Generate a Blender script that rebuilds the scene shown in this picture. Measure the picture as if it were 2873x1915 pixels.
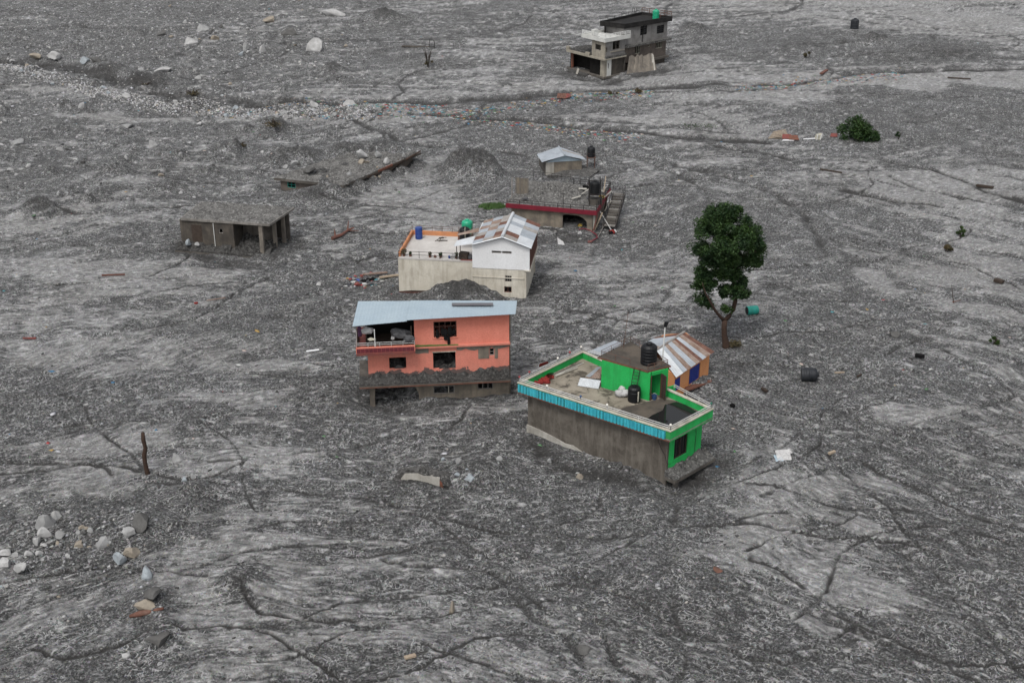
import bpy, math, random, sys
import numpy as np
from mathutils import Vector, Matrix, Euler
R = math.radians
for o in list(bpy.data.objects): bpy.data.objects.remove(o)
scene = bpy.context.scene
COL = scene.collection

# ------------------------------------------------------------------ camera
CAMH, PITCH, FOC = 47.0, R(25.0), 3600.0          # metres, down tilt, focal length in photo pixels
PW, PH = 2873.0, 1915.0
cam = bpy.data.cameras.new('camera'); cam_o = bpy.data.objects.new('camera', cam); COL.objects.link(cam_o)
cam_o.location = (0, 0, CAMH); cam_o.rotation_euler = (R(90) - PITCH, 0, 0)
cam.sensor_width = 36; cam.lens = 36 * FOC / PW; cam.clip_start = 1; cam.clip_end = 6000
scene.camera = cam_o
# ------------------------------------------------------------------ overcast sky, soft sun
SUN_EL, SUN_AZ = R(60), R(205)
w = bpy.data.worlds.new('World'); scene.world = w; w.use_nodes = True
nt = w.node_tree; nt.nodes.clear()
sky = nt.nodes.new('ShaderNodeTexSky'); sky.sky_type = 'NISHITA'; sky.sun_disc = False
sky.sun_elevation = SUN_EL; sky.sun_rotation = SUN_AZ; sky.air_density = 1.0; sky.dust_density = 6.0; sky.ozone_density = 1.0; sky.altitude = 800
hsv = nt.nodes.new('ShaderNodeHueSaturation'); hsv.inputs['Saturation'].default_value = 0.22
bg = nt.nodes.new('ShaderNodeBackground'); bg.inputs['Strength'].default_value = 0.15
out = nt.nodes.new('ShaderNodeOutputWorld')
nt.links.new(sky.outputs[0], hsv.inputs['Color']); nt.links.new(hsv.outputs[0], bg.inputs['Color']); nt.links.new(bg.outputs[0], out.inputs['Surface'])
sl = bpy.data.lights.new('sun', 'SUN'); sl.energy = 1.35; sl.angle = R(16); sl.color = (1.0, 0.975, 0.94)
so = bpy.data.objects.new('sun', sl); COL.objects.link(so); so.location = (-20, -40, 90)
# light comes from upper left, behind the camera's left shoulder
so.rotation_euler = Vector((-math.sin(SUN_AZ) * math.cos(SUN_EL), -math.cos(SUN_AZ) * math.cos(SUN_EL), -math.sin(SUN_EL))).to_track_quat('-Z', 'Y').to_euler()
vs = scene.view_settings; vs.view_transform = 'Standard'; vs.look = 'None'; vs.exposure = 0.54; vs.gamma = 1.0; vs.use_curve_mapping = False
scene.render.engine = 'CYCLES'

# ------------------------------------------------------------------ pixel helpers (photo pixels -> directions)
FWD = Vector((0, math.cos(PITCH), -math.sin(PITCH))); UPV = Vector((0, math.sin(PITCH), math.cos(PITCH))); CAMP = Vector((0, 0, CAMH))
def ray(p):
    return FWD + Vector((1, 0, 0)) * ((p[0] - PW / 2) / FOC) - UPV * ((p[1] - PH / 2) / FOC)
def G(p, z=0.0):
    r = ray(p); return CAMP + r * ((z - CAMH) / r.z)
def V(x, y): return (x * 1.22151, y * 1.22151)
def crop(ox, oy, k): return lambda x, y: (ox + x / k, oy + y / k)
c1 = crop(1400, 880, 3.1354); c2 = crop(950, 800, 4.278); c3 = crop(1080, 560, 4.902)
c4 = crop(1340, 390, 5.227); c5 = crop(1560, 0, 6.533); c6 = crop(460, 400, 3.18)
q1 = crop(0, 0, 2.45); q2 = crop(960, 0, 2.45); q3 = crop(1913, 0, 2.45); q4 = crop(0, 640, 2.45)
q5 = crop(1913, 640, 2.45); q6 = crop(0, 1275, 2.45); q7 = crop(960, 1275, 2.45); q8 = crop(1913, 1275, 2.45)

# ------------------------------------------------------------------ noise
_rng = np.random.RandomState(7)
_perm = np.concatenate([_rng.permutation(256)] * 3)
_ga = np.linspace(0, 2 * np.pi, 32, endpoint=False); _gx, _gy = np.cos(_ga), np.sin(_ga)
def perlin(x, y, s=0):
    x = np.asarray(x, float) + s * 17.13; y = np.asarray(y, float) - s * 9.71
    xi = np.floor(x).astype(np.int64); yi = np.floor(y).astype(np.int64)
    xf = x - xi; yf = y - yi; xi &= 255; yi &= 255
    u = xf * xf * xf * (xf * (xf * 6 - 15) + 10); v = yf * yf * yf * (yf * (yf * 6 - 15) + 10)
    def g(i, j, dx, dy):
        h = _perm[_perm[(xi + i) & 255] + ((yi + j) & 255)] & 31
        return _gx[h] * dx + _gy[h] * dy
    a = g(0, 0, xf, yf); b = g(1, 0, xf - 1, yf); c = g(0, 1, xf, yf - 1); d = g(1, 1, xf - 1, yf - 1)
    return 1.4 * ((a + u * (b - a)) + v * ((c + u * (d - c)) - (a + u * (b - a))))
def fbm(x, y, n=4, s=0, g=0.5):
    t = 0; a = 1.0
    for i in range(n):
        t = t + a * perlin(x, y, s + i * 3); x = np.asarray(x) * 2.03; y = np.asarray(y) * 2.03; a *= g
    return t
def sstep(a, b, x):
    t = np.clip((x - a) / (b - a), 0, 1); return t * t * (3 - 2 * t)

# ------------------------------------------------------------------ mesh builder
ORG = {}
class MB:
    def __init__(s): s.v = []; s.f = []
    def add(s, vs, fs):
        n = len(s.v); s.v += [tuple(p) for p in vs]; s.f += [tuple(i + n for i in q) for q in fs]; return s
    def hexa(s, b, t):            # 4 bottom, 4 top points (counter-clockwise from above)
        return s.add(list(b) + list(t), [(3, 2, 1, 0), (4, 5, 6, 7), (0, 1, 5, 4), (1, 2, 6, 5), (2, 3, 7, 6), (3, 0, 4, 7)])
    def box(s, F, x0, x1, y0, y1, z0, z1):
        P = F.p
        return s.hexa([P(x0, y0, z0), P(x1, y0, z0), P(x1, y1, z0), P(x0, y1, z0)], [P(x0, y0, z1), P(x1, y0, z1), P(x1, y1, z1), P(x0, y1, z1)])
    def quad(s, q, z0, z1):       # vertical prism over a plan quad
        return s.hexa([(p[0], p[1], z0) for p in q], [(p[0], p[1], z1) for p in q])
    def slab(s, q, t):            # thick sheet below four 3-D points
        return s.hexa([(p[0], p[1], p[2] - t) for p in q], [tuple(p) for p in q])
    def prism(s, F, poly, y0, y1):   # polygon in the x-z plane of F pushed from y0 to y1
        n = len(poly)
        a = [F.p(x, y0, z) for x, z in poly]; b = [F.p(x, y1, z) for x, z in poly]
        return s.add(a + b, [tuple(range(n)), tuple(range(2 * n - 1, n - 1, -1))] + [(i, n + i, n + (i + 1) % n, (i + 1) % n) for i in range(n)])
    def wall(s, F, x0, x1, z0, z1, y0, y1, ops=()):
        xs = sorted({x0, x1} | {v for o in ops for v in o[:2] if x0 < v < x1}); zs = sorted({z0, z1} | {v for o in ops for v in o[2:4] if z0 < v < z1})
        nx, nz = len(xs), len(zs)
        def solid(i, j):
            if not (0 <= i < nx - 1 and 0 <= j < nz - 1): return False
            cx, cz = (xs[i] + xs[i + 1]) / 2, (zs[j] + zs[j + 1]) / 2
            return not any(o[0] < cx < o[1] and o[2] < cz < o[3] for o in ops)
        vv = [F.p(x, y, z) for y in (y0, y1) for z in zs for x in xs]
        I = lambda i, j, k: k * nx * nz + j * nx + i
        fs = []
        for i in range(nx - 1):
            for j in range(nz - 1):
                if not solid(i, j): continue
                fs.append((I(i, j, 0), I(i + 1, j, 0), I(i + 1, j + 1, 0), I(i, j + 1, 0)))
                fs.append((I(i, j, 1), I(i, j + 1, 1), I(i + 1, j + 1, 1), I(i + 1, j, 1)))
                if not solid(i - 1, j): fs.append((I(i, j, 0), I(i, j + 1, 0), I(i, j + 1, 1), I(i, j, 1)))
                if not solid(i + 1, j): fs.append((I(i + 1, j, 0), I(i + 1, j, 1), I(i + 1, j + 1, 1), I(i + 1, j + 1, 0)))
                if not solid(i, j - 1): fs.append((I(i, j, 0), I(i, j, 1), I(i + 1, j, 1), I(i + 1, j, 0)))
                if not solid(i, j + 1): fs.append((I(i, j + 1, 0), I(i + 1, j + 1, 0), I(i + 1, j + 1, 1), I(i, j + 1, 1)))
        return s.add(vv, fs)
    def tube(s, pts, r, n=6, cap=True):
        pts = [Vector(p) for p in pts]; rs = r if isinstance(r, (list, tuple)) else [r] * len(pts)
        vv = []; m = len(pts)
        for i, p in enumerate(pts):
            d = (pts[min(i + 1, m - 1)] - pts[max(i - 1, 0)]).normalized()
            a = d.cross(Vector((0, 0, 1)) if abs(d.z) < .9 else Vector((1, 0, 0))).normalized(); b = d.cross(a)
            vv += [p + (a * math.cos(t) + b * math.sin(t)) * rs[i] for t in (2 * math.pi * k / n for k in range(n))]
        fs = [(i * n + k, i * n + (k + 1) % n, (i + 1) * n + (k + 1) % n, (i + 1) * n + k) for i in range(m - 1) for k in range(n)]
        if cap: fs += [tuple(range(n - 1, -1, -1)), tuple(range((m - 1) * n, m * n))]
        return s.add(vv, fs)
    def lathe(s, M, prof, n=20):   # profile (r, z) about the z axis of matrix M
        vv = [M @ Vector((r * math.cos(2 * math.pi * k / n), r * math.sin(2 * math.pi * k / n), z)) for r, z in prof for k in range(n)]
        m = len(prof)
        fs = [(i * n + k, i * n + (k + 1) % n, (i + 1) * n + (k + 1) % n, (i + 1) * n + k) for i in range(m - 1) for k in range(n)]
        return s.add(vv, fs + [tuple(range(n - 1, -1, -1)), tuple(range((m - 1) * n, m * n))])
    def corr(s, a, b, c, d, pitch=.16, amp=.022, th=.012):
        """corrugated sheet a-b (eave) to d-c (ridge); ribs run a->d"""
        a, b, c, d = map(Vector, (a, b, c, d)); L = ((b - a).length + (c - d).length) / 2
        n = max(4, int(L / pitch) * 2); nm = (b - a).cross(d - a).normalized()
        if nm.z < 0: nm = -nm
        vv = []
        for k in (0, 1):
            for i in range(n + 1):
                t = i / n; o = nm * (amp * (1 if i % 2 else -1) - k * th)
                vv += [a.lerp(b, t) + o, d.lerp(c, t) + o]
        m = 2 * (n + 1); fs = []
        for i in range(n):
            fs.append((2 * i, 2 * i + 2, 2 * i + 3, 2 * i + 1)); fs.append((m + 2 * i + 1, m + 2 * i + 3, m + 2 * i + 2, m + 2 * i))
            fs.append((2 * i, m + 2 * i, m + 2 * i + 2, 2 * i + 2)); fs.append((2 * i + 1, 2 * i + 3, m + 2 * i + 3, m + 2 * i + 1))
        fs += [(0, 1, m + 1, m), (2 * n, m + 2 * n, m + 2 * n + 1, 2 * n + 1)]
        return s.add(vv, fs)
    def build(s, name, mat, parent=None, smooth=False, org=None):
        me = bpy.data.meshes.new(name)
        if parent is not None: o0 = ORG[parent.name]
        elif org is not None: o0 = Vector(org)
        else:
            xs = [p[0] for p in s.v]; ys = [p[1] for p in s.v]; o0 = Vector(((min(xs) + max(xs)) / 2, (min(ys) + max(ys)) / 2, min(p[2] for p in s.v)))
        me.from_pydata([(p[0] - o0.x, p[1] - o0.y, p[2] - o0.z) for p in s.v], [], s.f)
        me.materials.append(M[mat] if isinstance(mat, str) else mat)
        if smooth: me.polygons.foreach_set('use_smooth', [True] * len(me.polygons))
        o = bpy.data.objects.new(name, me); COL.objects.link(o)
        if parent is not None: o.parent = parent
        else: o.location = o0
        ORG[o.name] = o0
        return o
class Frame:
    def __init__(s, O, yaw=0, tx=0, ty=0):
        s.O = Vector(O); s.R = Matrix.Rotation(yaw, 3, 'Z') @ Matrix.Rotation(tx, 3, 'X') @ Matrix.Rotation(ty, 3, 'Y')
    def p(s, x, y, z): return s.O + s.R @ Vector((x, y, z))
    def st(s, px, y=0.0):          # photo pixel -> (x, z) on the frame's plane at depth y
        n = s.R @ Vector((0, 1, 0)); r = ray(px); o = s.p(0, y, 0)
        P = CAMP + r * ((o - CAMP).dot(n) / r.dot(n)); L = s.R.transposed() @ (P - s.O)
        return L.x, L.z
    def rect(s, c, x0, y0, x1, y1, y=0.0):   # pixel rectangle -> opening (x0, x1, z0, z1)
        a = s.st(c(x0, (y0 + y1) / 2), y); b = s.st(c(x1, (y0 + y1) / 2), y); t = s.st(c((x0 + x1) / 2, y0), y); u = s.st(c((x0 + x1) / 2, y1), y)
        return (a[0], b[0], u[1], t[1])
    def sub(s, x, y, z, dyaw=0):
        f = Frame(s.p(x, y, z)); f.R = s.R @ Matrix.Rotation(dyaw, 3, 'Z'); return f
def tag(o, label=None, cat=None, group=None, kind=None):
    if label: o['label'] = label
    if cat: o['category'] = cat
    if group: o['group'] = group
    if kind or cat: o['kind'] = kind or 'thing'
    return o
def thing(name, label, cat, loc, group=None):
    o = bpy.data.objects.new(name, None); COL.objects.link(o); o.location = loc; o.empty_display_size = .5
    ORG[o.name] = Vector(loc); return tag(o, label, cat, group)

# ------------------------------------------------------------------ materials
M = {}
def node_mat(name):
    m = bpy.data.materials.new(name); m.use_nodes = True; t = m.node_tree; b = t.nodes['Principled BSDF']; M[name] = m
    return m, t, b, t.nodes.new, t.links.new
def ramp(t, fac, stops):
    r = t.nodes.new('ShaderNodeValToRGB'); e = r.color_ramp.elements
    while len(e) < len(stops): e.new(.5)
    for k, (p, c) in zip(e, stops): k.position = p; k.color = (c, c, c, 1) if isinstance(c, (int, float)) else (*c, 1)
    t.links.new(fac, r.inputs[0]); return r.outputs[0]
def mixc(t, fac, a, b, mode='MIX'):
    n = t.nodes.new('ShaderNodeMix'); n.data_type = 'RGBA'; n.blend_type = mode
    for sock, v in ((n.inputs[0], fac), (n.inputs[6], a), (n.inputs[7], b)):
        if isinstance(v, (int, float)): sock.default_value = v
        elif isinstance(v, tuple): sock.default_value = (*v, 1)
        else: t.links.new(v, sock)
    return n.outputs[2]
def mth(t, op, a, b=None, clamp=False):
    n = t.nodes.new('ShaderNodeMath'); n.operation = op; n.use_clamp = clamp
    for i, v in enumerate((a, b)):
        if v is None: continue
        if isinstance(v, (int, float)): n.inputs[i].default_value = v
        else: t.links.new(v, n.inputs[i])
    return n.outputs[0]
def noise(t, vec, sc, det=4, rough=.55, dist=0.0, smap=None):
    if smap:
        mp = t.nodes.new('ShaderNodeMapping'); mp.inputs['Scale'].default_value = smap; t.links.new(vec, mp.inputs[0]); vec = mp.outputs[0]
    n = t.nodes.new('ShaderNodeTexNoise'); n.inputs['Scale'].default_value = sc; n.inputs['Detail'].default_value = det
    n.inputs['Roughness'].default_value = rough; n.inputs['Distortion'].default_value = dist; t.links.new(vec, n.inputs['Vector']); return n.outputs[0]
def pm(name, ca, cb=None, scale=1.2, rough=.85, metal=0.0, streak=0.0, dirt=(.055, .052, .048), blotch=0.0, bump=.15, spec=.3, mud=None):
    """painted / weathered surface: two-tone noise, vertical weather streaks, blotches of dirt, optional mud line (world z, amplitude)"""
    m, t, b, N, L = node_mat(name); pos = N('ShaderNodeNewGeometry').outputs['Position']
    cb = cb or tuple(v * .72 for v in ca)
    c = mixc(t, ramp(t, noise(t, pos, scale, 6, .6), [(.35, 0), (.65, 1)]), ca, cb)
    c = mixc(t, mth(t, 'MULTIPLY', ramp(t, noise(t, pos, 9, 3), [(.42, 0), (.7, 1)]), .35), c, tuple(v * .6 for v in ca))
    if streak: c = mixc(t, mth(t, 'MULTIPLY', ramp(t, noise(t, pos, 2.6, 5, .6, 0, (1, 1, .13)), [(.47, 0), (.68, 1)]), streak), c, dirt)
    if blotch: c = mixc(t, mth(t, 'MULTIPLY', ramp(t, noise(t, pos, .8, 7, .65, .4), [(.5, 0), (.6, 1)]), blotch), c, dirt)
    if mud:
        z = N('ShaderNodeSeparateXYZ'); L(pos, z.inputs[0]); nz = noise(t, pos, 1.1, 6, .65)
        lv = mth(t, 'SUBTRACT', mth(t, 'ADD', mth(t, 'MULTIPLY', mth(t, 'SUBTRACT', nz, .5), mud[1] * 3), mud[0]), z.outputs[2])
        c = mixc(t, mth(t, 'MULTIPLY', mth(t, 'MULTIPLY', lv, 14, True), .93), c, (.058, .054, .051))
    L(c, b.inputs['Base Color']); b.inputs['Roughness'].default_value = rough; b.inputs['Metallic'].default_value = metal; b.inputs['Specular IOR Level'].default_value = spec
    if bump:
        bn = N('ShaderNodeBump'); bn.inputs['Strength'].default_value = bump; bn.inputs['Distance'].default_value = .05
        L(noise(t, pos, 7, 5), bn.inputs['Height']); L(bn.outputs[0], b.inputs['Normal'])
    return m
# ------------------------------------------------------------------ ground: debris-flow deposit
RILLS = [  # (photo polyline in 2352-px view coordinates, half width m, depth m, wetness)
 ([(0,138),(140,150),(270,182),(380,216),(470,228),(600,236)], 1.1, .9, .8),
 ([(600,236),(760,240),(1000,236),(1180,222),(1300,214),(1420,205)], .7, .45, .8),
 ([(1420,205),(1700,200),(1830,190),(1950,172),(2100,163),(2220,160),(2352,160)], .5, .5, .9),
 ([(560,247),(700,264),(850,266),(950,262)], .45, .4, .8),
 ([(870,262),(1000,266),(1180,274),(1300,290),(1450,305),(1600,318),(1760,330)], .45, .45, .9),
 ([(1280,272),(1420,285),(1600,300),(1700,310)], .25, .25, .5),
 ([(760,260),(850,300),(930,325),(1000,335),(1120,340),(1230,362)], .35, .35, .7),
 ([(1340,335),(1500,368),(1690,408),(1790,450),(1850,500),(1890,590)], .35, .35, .5),
 ([(1560,318),(1760,352),(1850,372)], .3, .3, .6), ([(1930,436),(2000,448),(2080,466),(2150,476)], .3, .4, .9),
 ([(2055,408),(2130,442),(2200,458)], .25, .3, .8), ([(2040,370),(2140,395),(2240,430),(2352,470)], .3, .35, .8),
 ([(130,485),(230,490),(330,483),(450,470)], .18, .25, .8), ([(0,575),(120,560),(260,566)], .15, .18, .5),
 ([(0,1062),(150,1060),(260,1072),(330,1085),(410,1100),(500,1088),(560,1060)], .17, .22, .9), ([(0,1085),(90,1075),(190,1062),(250,1085)], .12, .15, .9),
 ([(330,1105),(440,1112),(540,1118)], .12, .14, .8), ([(560,860),(640,868),(760,872),(900,900)], .12, .15, .7),
 ([(0,1345),(140,1318),(300,1305),(420,1312),(520,1345),(600,1390),(720,1408),(870,1420)], .2, .28, .8),
 ([(90,1485),(160,1500),(250,1490),(330,1465),(480,1432),(590,1435),(650,1462),(720,1510),(800,1568)], .2, .3, .9),
 ([(440,1310),(560,1290),(690,1262),(790,1265)], .12, .16, .6), ([(760,1040),(850,1095),(930,1120),(1040,1130)], .14, .16, .5),
 ([(800,1205),(880,1240),(960,1262),(1090,1270),(1180,1262)], .15, .2, .5), ([(880,1290),(1000,1300),(1100,1310),(1180,1345),(1260,1420)], .2, .22, .5),
 ([(2150,1278),(2080,1256),(2010,1240),(1960,1238)], .16, .25, .95), ([(1990,1240),(1930,1300),(1870,1360),(1800,1410)], .2, .22, .7),
 ([(1700,1262),(1800,1235),(1900,1200),(1960,1170)], .16, .18, .6), ([(1560,1040),(1700,1060),(1800,1010),(1950,950),(2110,910)], .2, .2, .4),
 ([(1720,1145),(1880,1090),(2050,1000),(2200,940),(2352,900)], .2, .2, .4), ([(1140,1330),(1210,1400),(1290,1470),(1380,1568)], .25, .22, .5),
 ([(1540,1130),(1545,1250),(1580,1330),(1570,1450),(1530,1568)], .35, .16, .5), ([(1660,1330),(1850,1400),(2050,1480),(2200,1568)], .35, .22, .4),
 ([(2000,1230),(2150,1320),(2352,1400)], .4, .25, .3), ([(1400,345),(1560,400),(1640,470),(1700,560)], .25, .22, .4),
 ([(0,70),(180,62),(330,66)], .35, .35, .6), ([(1900,40),(2100,60),(2352,80)], .4, .3, .4), ([(960,640),(830,700),(700,720),(560,720)], .2, .18, .4),
 ([(1330,820),(1500,700),(1560,660)], .3, .2, .3), ([(420,590),(620,600),(800,590),(900,640)], .2, .2, .5)]
MOUNDS = [  # view px of the base centre, radius m, height m, peak sharpness
 (885,45,4.2,2.2,1.3), (1085,392,3.5,2.5,.62), (818,437,1.5,1.1,1), (852,424,1.4,.9,1), (884,411,1.5,1.0,1), (922,396,1.4,.8,1), (955,380,1.2,.5,1), (1600,885,2.2,.6,1), (945,372,1.0,.6,1), (690,362,3.0,1.2,1), (800,352,3.2,1.2,1), (890,345,2.6,1.0,1), (742,424,2.4,1.5,1), (790,405,2.2,1.0,1), (640,372,2.2,1.0,1), (92,488,2.4,1.6,1.0), (200,466,1.2,.9,1), (460,246,2.7,1.2,.9), (765,163,2.2,1.3,.8), (640,298,2.2,1.2,1.2),
 (545,352,.8,1.7,.8), (520,345,1.6,.7,1), (410,358,1.2,.8,1), (300,360,1,.5,1), (260,395,1.3,.7,1), (570,405,1.4,.6,1), (2005,100,3.2,1.9,1.3), (1595,70,2.6,1.2,1),
 (1935,105,2,.8,1), (1060,684,3.2,1.5,.8), (1000,690,2,.5,1), (1105,1085,2.0,1.0,1.0), (960,1100,2.1,.35,1), (440,978,1.1,.6,1), (480,965,.9,.4,1), (455,1140,1.7,.7,1),
 (560,1345,1.5,.75,1), (370,1462,1.2,.6,1), (345,1395,1.5,.7,1), (345,1210,2.4,.5,1), (200,1215,3.5,.5,1), (715,455,3.0,.9,1), (770,440,2.6,.7,1), (640,350,3,.5,1),
 (330,190,4,1.3,.8), (250,165,3.2,1.1,.8), (120,300,3,.5,1), (280,325,2.5,.5,1), (150,245,1.8,1.0,1), (1330,418,2.4,.5,1),
 (1290,690,3,.35,1), (1560,1125,2.4,-.55,1), (1400,1080,2.5,.25,1), (1230,1010,2,.3,1), (890,905,3.2,-.7,1), (1100,905,3,-.2,1), (650,585,2.5,.35,1),
 (980,110,1.6,.6,1), (1370,180,5,-.5,1), (1640,200,3,.5,1), (2150,120,9,.9,1), (1850,110,8,.7,1), (1330,930,2.6,.3,1), (1600,590,4,.3,1)]
ZONES = [  # gravel bars (-) and silt sheets (+): view px centre, half axes in px, weight
 (1900,102,330,46,-.75), (2080,255,330,58,-.75), (2200,60,300,30,.5), (1950,186,420,13,.9), (1700,225,260,16,.5), (1250,205,260,12,.5), (480,268,420,7,.8), (150,215,180,14,.6), (1240,312,190,22,-.7), (2180,430,200,30,.35),
 (1990,640,60,26,.9), (2230,610,110,60,.45), (2060,930,90,22,.9), (1760,1010,60,26,.6), (1900,1110,160,40,.4), (1720,1215,90,45,.55), (1960,1330,150,60,.45), (2230,1350,200,120,-.45), (2050,1490,220,60,-.35),
 (300,830,330,40,.35), (560,900,130,28,.6), (180,1010,180,45,.55), (120,940,150,40,-.5), (800,960,200,90,-.45), (420,960,90,30,-.3), (250,1085,200,18,.5), (1330,1150,220,70,-.2), (1200,1420,260,90,-.15), (330,620,280,26,.4),
 (1000,480,60,60,.5), (960,540,80,30,.3), (1450,900,250,60,-.35), (1750,780,260,110,-.25), (700,640,150,30,-.35), (700,720,160,40,-.3), (2300,230,120,40,-.3), (1640,530,100,60,-.3), (330,550,200,30,-.25)]
_zones = [(G(V(a, b)), abs(G(V(a + w_, b)).x - G(V(a, b)).x), max(1.5, (G(V(a, b - h_)).y - G(V(a, b + h_)).y) / 2), k) for a, b, w_, h_, k in ZONES]
rr = random.Random(5)
for k in range(110):                       # low unlabelled hummocks of the boulder field at upper left
    MOUNDS.append((rr.uniform(0, 800), rr.uniform(8, 470), rr.uniform(.6, 1.8), rr.uniform(.25, .75), 1))
for k in range(40): MOUNDS.append((rr.uniform(800, 2352), rr.uniform(8, 400), rr.uniform(.8, 2.2), rr.uniform(.2, .5), 1))
def _seg(X, Y, a, b):
    d = b - a; t = np.clip(((X - a.x) * d.x + (Y - a.y) * d.y) / max(d.x * d.x + d.y * d.y, 1e-9), 0, 1)
    return np.hypot(X - a.x - t * d.x, Y - a.y - t * d.y)
SCOUR_SHADE = [([(835,905),(860,925),(960,925),(1100,915),(1180,895)], 1.3, .35, .55), ([(1195,1015),(1230,1035),(1400,1090),(1520,1125),(1580,1105),(1640,1050)], 1.4, .35, .6), ([(408,570),(480,592),(600,598),(670,560)], 1.5, .3, .55), ([(910,685),(990,700),(1120,690),(1225,685),(1240,640)], 1.3, .2, .4),  # damp scour at house bases; its dark tone also paints contact shade
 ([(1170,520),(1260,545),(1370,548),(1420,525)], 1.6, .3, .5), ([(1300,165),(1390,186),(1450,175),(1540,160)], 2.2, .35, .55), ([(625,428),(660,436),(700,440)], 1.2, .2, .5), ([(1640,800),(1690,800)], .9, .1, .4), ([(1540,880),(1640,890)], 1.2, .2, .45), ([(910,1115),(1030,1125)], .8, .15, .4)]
_rills = [([G(V(*p)) for p in pl], max(w_ * .85, .13) * (1 + max(0, (G(V(*pl[0])).y - 100) / 75)), d_ * 1.0, min(1, wet_shade * 1.1)) for pl, w_, d_, wet_shade in RILLS] + [([G(V(*p)) for p in pl], w_, d_, wet_shade) for pl, w_, d_, wet_shade in SCOUR_SHADE]
rb = random.Random(41)                      # thin braided rills that follow the flow
for k_ in range(95):
    p = G(V(rb.uniform(-60, 2400), 1560 * rb.random() ** 1.25 + 60)); X_, Y_ = np.array(p.x), np.array(p.y)
    kk_ = float(sstep(-.3, .3, perlin(X_ / 40, Y_ / 40, 3) + .02 * (X_ - 12) - .012 * (Y_ - 95))); th = R(6) * (1 - kk_) + R(-36) * kk_ + rb.gauss(0, .25); pl = [p]; dth = 0; L0 = .6 + p.y / 90
    for q_ in range(rb.randint(7, 15)):
        dth = .6 * dth + rb.gauss(0, .17); th += dth - .12 * (th - (R(6) * (1 - kk_) + R(-36) * kk_)); p = p + Vector((math.cos(th), math.sin(th), 0)) * 1.5 * L0; pl.append(p)
    _rills.append((pl, rb.uniform(.09, .17) * (1 + max(0, (pl[0].y - 100) / 75)), rb.uniform(.1, .22), rb.uniform(.5, .95)))
_mounds = [(G(V(a, b)), r_, h_, s_) for a, b, r_, h_, s_ in MOUNDS]
def warp(X, Y):
    return X + 1.9 * perlin(X / 15, Y / 15, 31) + .7 * perlin(X / 4, Y / 4, 33), Y + 1.9 * perlin(X / 15, Y / 15, 35) + .7 * perlin(X / 4, Y / 4, 37)
def aniso(X, Y, ang, lu, lv, s):
    c, n = math.cos(ang), math.sin(ang); return perlin((X * c + Y * n) / lu, (-X * n + Y * c) / lv, s)
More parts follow.
